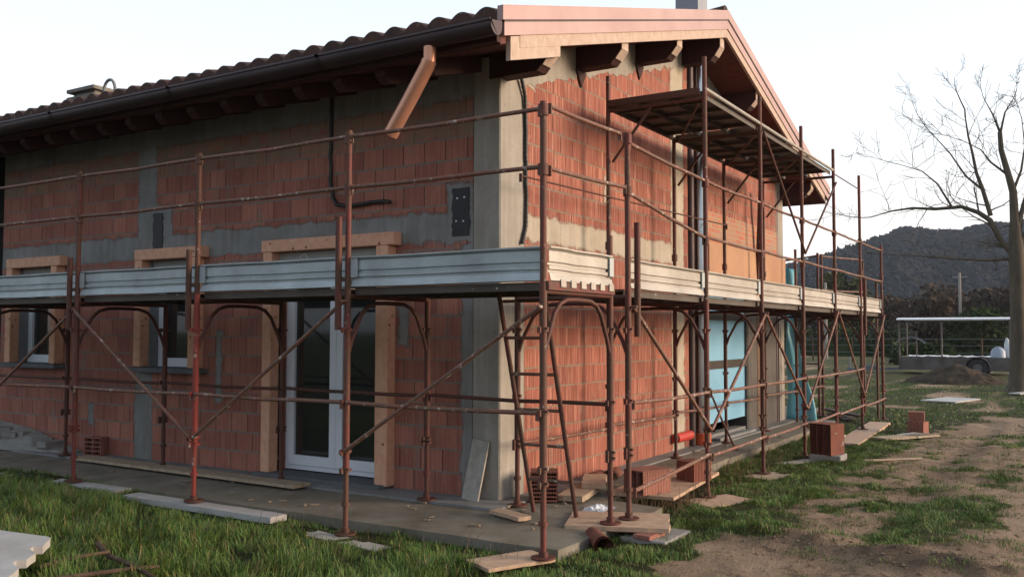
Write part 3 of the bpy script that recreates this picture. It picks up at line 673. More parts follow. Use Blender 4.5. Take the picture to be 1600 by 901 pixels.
# ------------------------------------------------------------------ scaffolding
ZD = 1.84
def collar(mb, x, y, z, r=.03):
    mb.tube([(x, y, z-.012), (x, y, z+.012)], r*1.35, 10); mb.bar((x-.058, y, z), (x+.058, y, z), .016, .016); mb.bar((x-.02, y-.05, z+.012), (x+.02, y+.05, z+.012), .014, .014); mb.box(x-.066, x-.048, y-.012, y+.012, z-.022, z+.022)
def frame(root, pa, pb, zga, zgb, ztop=ZD-.06, arch=True, spare=None, mat=m_rust, matb=m_rust_dk):
    """pa = outer foot (x,y), pb = inner foot; arch opens between them"""
    a, b = Vector((*pa, 0)), Vector((*pb, 0)); d = (b-a); W = d.length; d = d/W
    fr = MB()
    if arch:
        pts = [(0, 1.28), (.05, 1.42), (.16, 1.62), (.24, 1.69), (.34, 1.72), (.5, 1.725), (.71, 1.72), (.81, 1.69), (.89, 1.62), (1.0, 1.42), (1.05, 1.28)]
        fr.tube([a+d*(t*W/1.05)+Vector((0, 0, z)) for t, z in pts], .017, 8)
    fr.tube([a+Vector((0, 0, ztop-.01)), b+Vector((0, 0, ztop-.01))], .02, 8)
    if zga < -5: return
    F = fr.build('frame', matb, root)
    for (p, zg, mt) in ((a, zga, mat), (b, zgb, matb)):
        u = MB(); u.tube([(p.x, p.y, zg+.5), (p.x, p.y, ztop+.04)], .0265, 12); u.tube([(p.x, p.y, zg+.02), (p.x, p.y, zg+.52)], .021, 10)
        collar(u, p.x, p.y, zg+.50, .028); collar(u, p.x, p.y, .93, .028); collar(u, p.x, p.y, .52+.02, .028); collar(u, p.x, p.y, ztop-.28, .028)
        u.tube([(p.x, p.y, zg+.22), (p.x, p.y, zg+.25)], .034, 8)
        u.build('upright', mt, F)
        pl = MB(); pl.tube([(p.x, p.y, zg), (p.x, p.y, zg+.012)], .085, 16); pl.tube([(p.x, p.y, zg+.012), (p.x, p.y, zg+.05)], .032, 12); pl.build('base_plate', m_rust_dk, F)
    return F
def guard(root, x, y, z1, z0=ZD-.02, hooks=(), mat=m_rust):
    g = MB(); g.tube([(x, y, z0), (x, y, z1)], .0235, 12)
    for z in hooks:
        g.tube([(x, y, z-.06), (x, y, z+.02)], .036, 10); g.bar((x+.035, y, z-.03), (x-.035, y, z-.03), .014, .08)
    g.build('guard_post', mat, root)
def rail(root, a, b, r=.0165, name='rail', wob=.012, mat=m_rail):
    g = MB(); g.tube([a, b], r, 8, wob=wob)
    for p, q in ((a, b), (b, a)):      # flattened hook ends
        p, q = Vector(p), Vector(q); d = (q-p).normalized(); g.bar(p+Vector((0, 0, -.055)), p+Vector((0, 0, .02)), .010, .028)
    g.build(name, mat, root)
def toe(root, a, b, n, mat, z0=ZD, h=.245):
    """folded steel toe board between a and b (xy), n = outward normal"""
    a, b, n = Vector((*a, 0)), Vector((*b, 0)), Vector((*n, 0)).normalized()
    prof = [(.000, .0), (.026, .006), (.010, .062), (-.004, .066), (-.004, .080), (.012, .086), (.012, .112), (-.004, .118), (-.004, .132), (.010, .140), (.010, .215), (.000, .222), (.024, .236), (.024, .247), (-.006, .247)]
    m_ = MB(); k = 8; vs = []; N = len(prof); s0 = random.random()*9
    for i in range(k+1):
        p = a.lerp(b, i/k); bend = .006*nz(i*.4, s0, 1, 0)
        for (o, z) in prof: vs.append(p+n*(o+bend)+Vector((0, 0, z0+z*h/.247+bend*.6)))
        for (o, z) in prof[::-1]: vs.append(p+n*(o+bend-.003)+Vector((0, 0, z0+z*h/.247+bend*.6)))
    N2 = 2*N
    fs = [(i*N2+j, i*N2+(j+1) % N2, (i+1)*N2+(j+1) % N2, (i+1)*N2+j) for i in range(k) for j in range(N2)]
    m_.add(vs, fs); t = m_.build('toe_board', mat, root)
    e = b-(b-a).normalized()*.03; l_ = MB(); l_.bar(e+n*.022+Vector((0, 0, z0+.08)), e+n*.022+Vector((0, 0, z0+h-.02)), .07, .012, n); l_.build('latch', m_toeL, t)
    return t
def deck(root, x0, x1, y0, y1, along, z=ZD, strips=3, mat=m_deck, sag=.0):
    """steel deck planks with folded edges and rung-like ribs below"""
    for i in range(strips):
        m_ = MB()
        if along == 'y':
            a = x0+(x1-x0)*i/strips+.006; b = x0+(x1-x0)*(i+1)/strips-.006
            m_.box(a, b, y0+.03, y1-.03, z-.012, z-.003); m_.box(a, a+.004, y0+.03, y1-.03, z-.062, z-.0125); m_.box(b-.004, b, y0+.03, y1-.03, z-.062, z-.0125)
            q = y0+.3
            while q < y1-.1: m_.box(a+.01, b-.01, q, q+.03, z-.05, z-.0125); q += .42
        else:
            a = y0+(y1-y0)*i/strips+.006; b = y0+(y1-y0)*(i+1)/strips-.006
            m_.box(x0+.03, x1-.03, a, b, z-.012, z-.003); m_.box(x0+.03, x1-.03, a, a+.004, z-.062, z-.0125); m_.box(x0+.03, x1-.03, b-.004, b, z-.062, z-.0125)
            q = x0+.3
            while q < x1-.1: m_.box(q, q+.03, a+.01, b-.01, z-.05, z-.0125); q += .42
        m_.build('deck_panel', mat, root)
AX, AY, B = -1.374, -1.243, 1.8
s1 = empty('scaffold', (-1.374, -1.243, -.06), 'rusty red tube scaffold with grey toe boards along the wall with the glazed door', 'scaffold')
zg_out = [-.06, -.105, -.02, .0, .0, .0]
for k in range(5):
    y = AY+B*k
    frame(s1, (AX, y), (AX+1.05, y), zg_out[k], .008 if k else -.005, mat=m_rust if k != 2 else rustmat('scaffold_bright_red', (.26, .04, .03, 1), (.2, .07, .045, 1), .25, .60))
    guard(s1, AX, y, 3.10 if k < 4 else 3.05, hooks=(2.64, 3.06))
    if k < 5:
        # spare sleeve post hanging beside the upright
        if k: g = MB(); g.tube([(AX-.055, y+.05, 1.50), (AX-.055, y+.05, 2.40 if k == 1 else 2.22)], .027, 10); g.bar((AX-.05, y+.05, 1.9), (AX, y, 1.9), .02, .03); g.build('spare_post', m_rust_dk, s1)
    if k < 5:
        y2 = y+B
        rail(s1, (AX-.0, y+.03, 3.05), (AX, y2-.03, 3.05)); rail(s1, (AX, y+.03, 2.64), (AX, y2-.03, 2.64))
        rail(s1, (AX-.03, y+.03, .93), (AX-.03, y2-.03, .93)); rail(s1, (AX+1.05, y+.03, .92), (AX+1.05, y2-.03, .93), mat=m_rust_dk)
        toe(s1, (AX+.03, y+.03), (AX+.03, y2-.03), (-1, 0), m_toeL)
        deck(s1, AX+.05, AX+1.03, y, y2, 'y')
for (k0, z0, k1, z1) in ((0, 1.66, 1, .54), (1, 1.73, 2, .53), (2, .53, 3, 1.70), (3, 1.70, 4, .6)):
    g = MB(); g.tube([(AX-.04, AY+B*k0, z0), (AX-.04, AY+B*k1, z1)], .0165, 8)
    for kk, zz in ((k0, z0), (k1, z1)): g.tube([(AX-.075, AY+B*kk, zz), (AX+.03, AY+B*kk, zz)], .012, 8)
    g.build('diagonal_brace', m_rail, s1)
# end of the run at the corner: toe board, deck hooks
toe(s1, (AX+.03, AY-.02), (AX+1.02, AY-.02), (0, -1), m_toeG)
for i in range(6):
    x = AX+.16+i*.155; g = MB(); g.box(x, x+.075, AY-.055, AY-.045, ZD-.035, ZD+.01); g.box(x, x+.075, AY-.055, AY+.03, ZD+.010, ZD+.018); g.build('deck_hook', m_toeG, s1)
g = MB(); g.bar((AX, AY-.035, ZD-.03), (AX+1.05, AY-.035, ZD-.03), .02, .06); g.build('end_beam', m_rust, s1)
rail(s1, (AX+.04, AY-.03, 3.07), (AX+1.15, AY-.045, 3.08)); rail(s1, (AX+.04, AY-.03, 2.63), (AX+1.25, AY-.04, 2.66))
guard(s1, AX+1.05, AY, 2.25)

GX, GY = -.085, -1.289
s2 = empty('scaffold', (GX, GY, -.05), 'long rusty scaffold along the gable, with pale toe boards and high canopy deck', 'scaffold')
zgo = [-.005, -.095, -.10, -.11, -.10, -.08, -.06]
for k in range(7):
    x = GX+B*k
    frame(s2, (x, GY), (x, GY+1.05), zgo[k], -.004 if k < 5 else -.05, mat=m_rust_dk if k in (2,) else m_rust)
    if k == 0: guard(s2, x, GY, 3.11, hooks=(2.65, 3.08))
    if 1 <= k <= 4:
        guard(s2, x, GY, 4.20, hooks=(2.4, 2.97)); guard(s2, x, GY+1.05, 4.16 if k == 1 else 3.84, hooks=(2.4,))
        # knee braces under the canopy deck
        g = MB(); g.tube([(x, GY+1.0, 3.25), (x, GY+.55, 3.80)], .016, 8); g.tube([(x, GY, 3.79), (x, GY+1.05, 3.79)], .02, 8); g.build('knee_brace', m_rust_dk, s2)
    if k == 5: guard(s2, x, GY, 4.07, hooks=(2.5, 3.0)); guard(s2, x, GY+1.05, 2.9)
    if k == 6: guard(s2, x, GY, 3.07, hooks=(2.5, 3.0)); guard(s2, x, GY+1.05, 2.95)
    if k in (0, 5): g = MB(); g.tube([(x+.075, GY-.05, 1.45), (x+.075, GY-.05, 2.38)], .027, 10); g.bar((x+.07, GY-.05, 1.9), (x, GY, 1.9), .02, .03); g.build('spare_post', m_rust_dk, s2)
    if k < 6:
        x2 = x+B; toe(s2, (x+.04, GY+.03), (x2-.03, GY+.03), (0, -1), m_toeG); deck(s2, x, x2, GY+.05, GY+1.03, 'x')
        rail(s2, (x+.03, GY, 3.03 if k == 0 else 2.97), (x2-.03, GY, 2.97)); rail(s2, (x+.03, GY, 2.62 if k == 0 else 2.42), (x2-.03, GY, 2.41))
        if k in (0,): rail(s2, (x+.03, GY-.03, .92), (x2-.03, GY-.03, .91)); rail(s2, (x2+.03, GY-.03, .91), (x2+B-.03, GY-.03, .90)); rail(s2, (x2+B+.03, GY-.03, .90), (x2+2*B-.03, GY-.03, .90)); rail(s2, (x2+2*B+.03, GY-.03, .90), (x2+3*B-.03, GY-.03, .89)); rail(s2, (x2+3*B, GY-.03, .89), (x2+4*B, GY-.03, .90))
        rail(s2, (x+.03, GY-.04, .30 if k else .22), (x2-.03, GY-.04, .32), .018)
        rail(s2, (x+.03, GY+1.05, .53), (x2-.03, GY+1.05, .50), mat=m_rail)
rail(s2, (GX+.0, GY+1.02, 2.85), (GX+3*B, GY+1.02, 2.95), .009, wob=0, mat=m_rust_dk)
for (k0, z0, k1, z1) in ((0, 1.69, 1, .54), (1, .54, 2, 1.70), (2, 1.71, 3, .50), (3, .50, 4, 1.80), (4, 1.80, 5, .45), (5, .50, 6, 1.80)):
    g = MB(); g.tube([(GX+B*k0, GY-.045, z0), (GX+B*k1, GY-.045, z1)], .017, 8)
    for kk, zz in ((k0, z0), (k1, z1)): g.tube([(GX+B*kk, GY-.08, zz), (GX+B*kk, GY+.03, zz)], .012, 8)
    g.build('diagonal_brace', m_rail, s2)
for (k0, z0, k1, z1) in ((2, 3.80, 3, 2.52), (3, 2.52, 4, 3.70)):
    g = MB(); g.tube([(GX+B*k0, GY-.04, z0), (GX+B*k1, GY-.04, z1)], .015, 8); g.build('diagonal_brace', m_rust_dk, s2)
g = MB(); g.tube([(GX+4*B, GY, 3.84), (GX+5*B, GY, 3.84)], .009, 6); g.build('wire', m_rust_dk, s2)
# canopy deck
for k in (1, 2, 3):
    x = GX+B*k; deck(s2, x, x+B, GY+.03, GY+1.05, 'x', z=3.875, strips=3)
g = MB(); g.tube([(GX+B-.02, GY, 3.885), (GX+4*B+.05, GY, 3.885)], .02, 8); g.build('edge_tube', m_plank_grey, s2)
g = MB(); g.tube([(GX+B, GY+1.06, 3.82), (GX+4*B, GY+1.06, 3.82)], .016, 8); g.build('edge_tube', m_rail, s2)
g = MB(); g.box(GX+B-.04, GX+B+.01, GY+.05, GY+1.03, 3.83, 3.895); g.build('end_beam', m_rust_dk, s2)
for k in range(1, 4):
    x = GX+B*k; g = MB(); g.tube([(x+.1, GY+.1, 3.76), (x+B-.1, GY+.95, 3.76)], .012, 6); g.build('plan_brace', m_rust_dk, s2)
g = MB(); g.bar((GX+4*B+.4, GY+1.3, 1.84), (GX+4*B+.2, GY+1.15, 3.7), .07, .05); g.build('leaning_strut', m_rust_dk, s2)

# further scaffold turning the far corner
s3 = empty('scaffold', (11.3, -.3, -.1), 'far end bay of scaffold turning the house corner beyond the turquoise film', 'scaffold')
for (x, y, zt) in ((11.25, -1.1, 2.45), (11.0, -.1, 3.0), (11.2, 1.0, 2.9), (12.6, -.6, 2.9)):
    g = MB(); g.tube([(x, y, -.12), (x, y, zt)], .024, 10); g.build('upright', m_rust, s3)
for a, b in (((11.0, -.1, 2.95), (12.6, -.6, 2.95)), ((11.0, -.1, 2.3), (12.6, -.6, 2.3)), ((11.2, 1.0, 2.85), (11.0, -.1, 2.95)), ((11.25, -1.1, 2.43), (10.75, -1.29, 2.43)), ((11.2, 1.0, 2.2), (11.0, -.1, 2.2)), ((11.2, 1.0, .9), (11.0, -.1, .9))):
    rail(s3, a, b, .018)
# ladder
lad = empty('ladder', (-.3, -.68, 0), 'rusty steel ladder leaning against the scaffold deck at the house corner', 'ladder')
LT = lambda y, z: (-.25-.26*z, y, z)
for y0, y1 in ((-.50, -.45), (-.90, -.87)):
    g = MB(); g.tube([LT(y0, .0), LT(y1, 1.86)], .019, 10); g.build('stile', m_rust_dk, lad)
for i in range(6):
    z = .28+i*.29; g = MB(); g.tube([LT(-.485, z), LT(-.885, z)], .013, 8); g.build('rung', m_rail, lad)

CLEAR = []
# ------------------------------------------------------------------ boards, planks, blocks
def board(name, cx, cy, L, W, H, z, rot, mat, label, cat='board', group=None, tilt=0, chip=.01):
    CLEAR.append((cx, cy, L+.02, W+.03, math.cos(R(rot)), math.sin(R(rot))))
    mb = MB(); k = 10; top = []; rnd_ = random.Random(len(label)*7+int(cx*100))
    out = []
    for i in range(k+1): out.append((-L/2+L*i/k, -W/2+rnd_.uniform(-chip, chip)*.6))
    for i in range(1, 4): out.append((L/2+rnd_.uniform(-chip, chip), -W/2+W*i/4))
    for i in range(k+1): out.append((L/2-L*i/k, W/2+rnd_.uniform(-chip, chip)*.6))
    for i in range(1, 4): out.append((-L/2+rnd_.uniform(-chip, chip), W/2-W*i/4))
    N = len(out); q = Matrix.Rotation(R(rot), 3, 'Z')@Matrix.Rotation(R(tilt), 3, 'Y')
    vs = [q@Vector((x, y, 0))+Vector((cx, cy, z)) for x, y in out]+[q@Vector((x, y, H))+Vector((cx, cy, z)) for x, y in out]
    mb.add(vs, [tuple(reversed(range(N))), tuple(range(N, 2*N))]+[(i, (i+1) % N, (i+1) % N+N, i+N) for i in range(N)])
    return single(name, mb, mat, label, cat, group)
board('base_board', -1.50, -1.06, .54, .30, .024, -.085, -25, m_board_pink, 'orange plywood square under the corner scaffold foot nearest the camera', 'board')
board('base_board', -.13, -1.22, .80, .60, .034, -.040, -68, m_board_pink, 'large pale board carrying two scaffold feet over stacked bricks', 'board')
board('base_board', 1.62, -1.43, .62, .40, .03, -.13, -25, m_board_pink, 'pale mossy board under the second gable scaffold foot', 'board')
board('base_board', 3.42, -1.38, .55, .34, .03, -.135, -15, m_plank, 'small square board under the third gable scaffold foot', 'board')
board('plank', 5.0, -1.45, 1.3, .16, .03, -.135, -20, m_plank_grey, 'narrow grey plank under the scaffold foot beside the perforated block', 'plank')
board('plank', 8.6, -1.38, 3.6, .34, .05, -.13, 3, m_board_pink, 'long pale plank under the three farthest gable scaffold feet', 'plank')
board('plank', -1.50, .52, 1.05, .17, .035, -.145, 82, m_plank_grey, 'weathered plank in the grass under the middle scaffold foot', 'plank')
board('plank', -1.39, 2.25, 1.95, .19, .05, -.085, 90, m_white_dirty, 'whitish plank in long grass under the bright red scaffold foot', 'plank')
board('plank', -1.36, 4.3, 1.8, .17, .03, -.045, 91, m_white_dirty, 'whitish plank half buried in grass left of the bright red upright', 'plank')
board('plank', -1.55, 5.6, .9, .25, .03, -.02, 80, m_white_dirty, 'short whitish board in the grass at the left end of the planks', 'plank')
board('plank', -.42, 3.75, 3.6, .22, .03, .008, 89, m_plank, 'long bare plank lying on the slab below the two windows', 'plank')
board('plank', -.52, -.44, .40, .13, .03, -.002, 68, m_board_pink, 'short wood offcut on the slab under the corner inner upright', 'plank')
mb = MB(); mb.bar((-.14, .22, .0), (-.03, .20, .40), .17, .022, (0, 1, 0))
mb = MB()
a_, b_ = Vector((-.155, .215, .006)), Vector((-.035, .175, .52)); wv = Vector((0, .085, .012)); tv = Vector((.022, 0, .004))
vs = [a_-wv, a_+wv, b_+wv, b_-wv]; vs += [v+tv for v in vs]
mb.add(vs, [(0, 1, 2, 3), (7, 6, 5, 4), (0, 4, 5, 1), (1, 5, 6, 2), (2, 6, 7, 3), (3, 7, 4, 0)])
single('plank', mb, m_plank_grey, 'short grey plank leaning upright against the concrete corner pillar', 'plank')
board('plank', .62, -.47, .62, .24, .05, .0, 12, m_plank, 'thick brown board on the slab behind the hollow tile block', 'plank')
board('plank', 1.02, -.42, .60, .22, .045, .052, 25, m_board_pink, 'light board resting on the thick brown board', 'plank')
board('plank', 1.75, -.86, 1.7, .62, .03, -.02, 6, m_board_pink, 'wide shuttering panel at the slab edge under loose clay blocks', 'shuttering')
board('plank', 5.45, -2.33, .85, .05, .02, -.10, -42, m_plank, 'thin stick of wood on the grass edge by the dirt track', 'plank')
board('plank', 6.6, -1.32, .8, .30, .02, .0, 5, m_plank_grey, 'scrap board behind the perforated block', 'plank')
board('plank', 17.2, -1.63, 1.55, .8, .03, -.11, -14, m_white_dirty, 'pale sheet of board lying flat on the far lawn', 'board')
board('plank', 20.9, -2.95, 1.1, .3, .03, -.1, -20, m_white_dirty, 'narrow pale board near the foot of the bare tree', 'plank')
board('plank', 8.2, -2.05, 1.2, .28, .03, -.10, -30, m_plank, 'broken brown board in the muddy track below the two loose bricks', 'plank')
board('plank', 8.5, -2.15, .5, .35, .02, -.09, -20, m_white_dirty, 'crumpled whitish scrap on the muddy track', 'board')
for i, (dx, z) in enumerate(((0, -.1), (.05, -.06), (-.04, -.02))):
    board('plank', 11.2+dx, -.45, 1.7, .12, .035, z, 20+i*8, m_dkwood if i != 1 else m_plank, ['lowest dark plank of the pile behind the far scaffold feet', 'pale middle plank of the pile behind the far scaffold feet', 'topmost dark plank of the pile behind the far scaffold feet'][i], 'plank', 'planks piled behind the far scaffold')
def clay_block(cx, cy, z, L, W, H, rot, mat, label, holes='x', cat='clay block', rows=5, cols=6, tilt=0, t=.012):
    """hollow block: outer shell and webs with real cells along one axis"""
    mb = MB()
    # cells run along local x (L); webs seen on end faces
    def bx(x0, x1, y0, y1, z0, z1): mb.box(x0, x1, y0, y1, z0, z1)
    if holes == 'x':
        for j in range(rows+1): zz = -H/2+(H-t)*j/rows; bx(-L/2, L/2, -W/2, W/2, zz, zz+t)
        for j in range(cols+1):
            yy = -W/2+(W-t)*j/cols; bx(-L/2+.0015, L/2-.0015, yy+.0007, yy+t, -H/2+.001, H/2-.001)
        bx(-L*.18, L*.18, -W/2+.02, W/2-.02, -H/2+.02, H/2-.02)
    else:
        bx(-L/2, L/2, -W/2, W/2, -H/2, H/2)
    q = Matrix.Rotation(R(rot), 3, 'Z')@Matrix.Rotation(R(tilt), 3, 'X'); c = Vector((cx, cy, z+H/2)); mb2 = MB()
    # chip some corners
    vv = [Vector(v) for v in mb.v]
    for v in vv:
        e = nz(v.x*9+cx, v.y*9+v.z*7, 3, cy); v *= (1+.02*e)
    b_ = [q@v+c for v in vv]; mb2.add(b_, mb.f)
    # build with local uv: put flat then move
    o = mb2.build('clay_block', mat); uvd = o.data.uv_layers[0].data
    for pl in o.data.polygons:
        for li in pl.loop_indices:
            v = vv[o.data.loops[li].vertex_index]; n = q.inverted()@pl.normal; ax = max(range(3), key=lambda i: abs(n[i])); a2, b2 = ((1, 2), (0, 2), (0, 1))[ax]
            uvd[li].uv = (v[a2], v[b2])
    return recenter(tag(o, label, cat))
clay_block(.27, -.30, .0, .22, .24, .26, 30, m_clay_dk, 'mossy hollow block seen on its slotted side behind the ladder foot', rows=7, cols=1)
clay_block(1.05, -.95, .012, .36, .25, .22, -20, m_clay, 'broken orange hollow block with open cells on the shuttering panel', holes='x', rows=1, cols=3)
clay_block(1.98, -1.05, .012, .24, .25, .19, -25, m_clay_dk, 'dark red solid-faced block on the far end of the shuttering panel', holes='n')
clay_block(5.10, -1.62, -.03, .30, .30, .38, -20, m_clay_dk, 'tall perforated clay block with many dark slots beside the fourth scaffold foot', rows=15, cols=3, t=.007)
mb = MB(); mb.bbox(4.93, 5.30, -1.82, -1.44, -.12, -.032, .01); single('concrete_block', mb, m_stoneg, 'grey concrete slab under the perforated clay block', 'concrete block')
clay_block(9.05, -2.10, -.12, .25, .25, .20, -10, m_clay, 'lower of the two red bricks stacked on the dirt track', holes='n')
clay_block(9.08, -2.08, .082, .24, .23, .15, 6, m_clay, 'upper of the two red bricks stacked on the dirt track', holes='n')
clay_block(-.02, 5.72, .0, .26, .26, .22, 12, m_clay, 'red hollow block beside the grey wall column below the far window', holes='x', rows=4, cols=2)
# things under the big board
mb = MB(); mb.bbox(-.42, .10, -1.74, -1.36, -.14, -.075, .008); single('concrete_block', mb, m_stoneg, 'flat grey paving block beneath the brick and the large board', 'concrete block')
clay_block(-.30, -1.56, -.072, .26, .14, .030, -5, m_clay, 'thin red brick wedged under the large pale board', holes='n')
mb = MB(); mb.tube([(-.80, -1.42, -.065), (-.55, -1.20, -.06)], .066, 18, cap=False); mb.tube([(-.55, -1.20, -.06), (-.80, -1.42, -.065)], .055, 18, cap=False); mb.tube([(-.802, -1.4216, -.065), (-.775, -1.398, -.065)], .074, 18, cap=False)
single('drain_pipe', mb, m_clay_dk, 'short brown clay pipe end poking out under the slab edge', 'pipe')
def rooftile(cx, cy, z, rot, label):
    mb = MB(); n = 10; q = Matrix.Rotation(R(rot), 3, 'Z'); vs = []
    for (x, r_) in ((-.17, .085), (.17, .07)):
        for rr in (r_, r_-.012):
            for i in range(n+1): t = math.pi*i/n; vs.append(q@Vector((x, rr*math.cos(t), rr*math.sin(t)))+Vector((cx, cy, z)))
    m_ = n+1; fs = []
    for i in range(n): fs += [(i, i+1, 2*m_+i+1, 2*m_+i), (m_+i+1, m_+i, 3*m_+i, 3*m_+i+1), (i, m_+i, m_+i+1, i+1), (2*m_+i, 2*m_+i+1, 3*m_+i+1, 3*m_+i)]
    mb.add(vs, fs, True); return single('roof_tile', mb, m_clay_dk, label, 'roof tile')
rooftile(1.55, -.17, .0, 10, 'left curved roof tile at the foot of the gable')
rooftile(1.85, -.22, .0, 14, 'right curved roof tile at the foot of the gable')
mb = MB(); rq = random.Random(21)
for i in range(110):
    if i % 2: x, y = rq.uniform(-1.1, -.05), rq.uniform(-1.1, 6)
    else: x, y = rq.uniform(-.3, 7), rq.uniform(-.70, -.1)
    if i % 5 == 0: x, y = rq.uniform(-.3, 1.4), rq.uniform(-.7, -.1)
    L_, w_ = rq.uniform(.01, .05), rq.uniform(.004, .016); z0 = slabz(x, y)+.002; mb.box(x-L_, x+L_, y-w_, y+w_, z0+.006, z0+.006+rq.uniform(.003, .012), rz=rq.random()*3)
tag(mb.build('debris', m_chip), 'wood chips and mortar crumbs scattered over the concrete slab', 'debris', kind='stuff')
mb = MB(); vs = []; n = 9
for j in range(n+1):
    for i in range(n+1): vs.append((.06+.26*i/n+.02*nz(i, j, .7, 1), -.98+.2*j/n+.02*nz(i, j, .7, 4), -.02+.045*abs(nz(i*.6, j*.6, 1, 9))+.03*math.sin(math.pi*i/n)*math.sin(math.pi*j/n)))
mb.add(vs, [(j*(n+1)+i, j*(n+1)+i+1, (j+1)*(n+1)+i+1, (j+1)*(n+1)+i) for j in range(n) for i in range(n)])
single('plastic_bag', mb, m_white, 'crumpled white plastic scrap behind the two corner scaffold feet', 'plastic bag')
# turquoise film at the end of the wall
mb = MB(); vs = []; nu, nv = 22, 26
for j in range(nv+1):
    t = j/nv; z = 2.62*(1-t)-.02
    wd = .16 if t < .12 else (.07+.04*math.sin(t*20) if t < .4 else .08+.34*((t-.4)/.6)**.8)
    for i in range(nu+1):
        s_ = i/nu; xx = 9.12+.03*math.sin(s_*9+t*3)+.05*t+.10*s_; yy = .0-wd*s_*1.15+.02*math.sin(t*14+s_*5)
        vs.append((xx, yy, z+.02*math.sin(s_*7)))
fs = [(j*(nu+1)+i, j*(nu+1)+i+1, (j+1)*(nu+1)+i+1, (j+1)*(nu+1)+i) for j in range(nv) for i in range(nu)]
mb.add(vs, fs, True); tf = single('plastic_film', mb, m_teal, 'turquoise plastic film hanging and billowing from the end of the gable wall', 'plastic film')
tf.modifiers.new('thickness', 'SOLIDIFY').thickness = .002
# white notched plastic sheet, front left corner
out = [(-3.28, 2.04), (-3.25, 1.80), (-3.22, 1.58), (-3.225, 1.52), (-3.26, 1.47), (-3.33, 1.40), (-3.40, 1.32), (-3.44, 1.36), (-3.49, 1.32), (-3.53, 1.18), (-3.60, 1.12), (-3.66, 1.06), (-3.70, 1.10), (-3.75, 1.05), (-3.80, .90), (-4.1, .6), (-4.8, 1.5), (-4.0, 2.6)]
N = len(out); mb = MB(); mb.add([(x, y, .10) for x, y in out]+[(x, y, .05) for x, y in out], [tuple(range(N)), tuple(reversed(range(N, 2*N)))]+[(i, i+N, (i+1) % N+N, (i+1) % N) for i in range(N)])
single('plastic_sheet', mb, m_white_dirty, 'big stiff whitish sheet with notched edge lying in the grass, front left', 'plastic sheet')
for i, (pts, r) in enumerate(((((-2.85, 1.55, -.02), (-3.0, 1.2, -.03), (-3.1, .8, -.02), (-3.2, .35, -.05)), .022), (((-3.42, 1.32, -.03), (-3.2, 1.25, .0), (-3.0, 1.2, .0)), .016), (((-3.5, 1.0, -.04), (-3.15, .75, -.02), (-3.0, .68, -.03)), .017))):
    mb = MB(); mb.tube(pts, [r*(1-.15*j) for j in range(len(pts))], 8)
    single('branch', mb, m_stick, ['thick dead branch in the grass at the front left', 'thin forked twig beside the notched white sheet', 'short bent stick nearest the camera'][i], 'branch')
# rubble and building rubbish left
mb = MB()
for i in range(46):
    t = random.random(); x = .30+random.random()*.45; y = 6.5+random.random()*2.4; z = .01+max(0, .34-abs(y-8.0)*.2)*random.random()
    s_ = .04+.08*random.random(); mb.box(x-s_-.5, x+s_-.5, y-s_*1.5, y+s_*1.5, z, z+s_*.8, rz=random.random()*3)
mb.add([(-.02, 8.6, .36), (-.02, 7.2, .24), (-.02, 6.1, .02), (-.22, 6.2, 0), (-.4, 7.2, 0), (-.5, 8.6, .0), (-.2, 8.6, .34), (-.16, 7.2, .2)], [(0, 1, 7, 6), (1, 2, 3, 7), (7, 3, 4), (6, 7, 4, 5)])
single('rubble', mb, m_stoneg, 'heap of grey broken rubble and slabs at the left end of the slab', 'rubble', kind='stuff')
mb = MB()
for i in range(1500):
    x = random.uniform(-1.1, 9); y = random.uniform(-3.9, -1.5)
    if i % 3 == 0: x = random.gauss(.15, .25); y = random.uniform(-3.9, -2.2)
    s_ = random.uniform(.003, .010) if i % 9 else random.uniform(.008, .022); c = Vector((x, y, ground_z(x, y)+s_*.2))
    vs = [c+Vector((random.uniform(.6, 1.2)*a*s_, random.uniform(.6, 1.2)*b*s_, random.uniform(.4, .8)*cc*s_)) for a, b, cc in ((1, 0, 0), (-1, 0, 0), (0, 1, 0), (0, -1, 0), (0, 0, 1), (0, 0, -1))]
    mb.add(vs, [(0, 2, 4), (2, 1, 4), (1, 3, 4), (3, 0, 4), (2, 0, 5), (1, 2, 5), (3, 1, 5), (0, 3, 5)])
tag(mb.build('soil_clods', simple('clods', (.10, .07, .045, 1), (.2, .15, .1, 1), 5, .95), None), 'small stones and clods scattered over the dirt track', 'clods', kind='stuff')

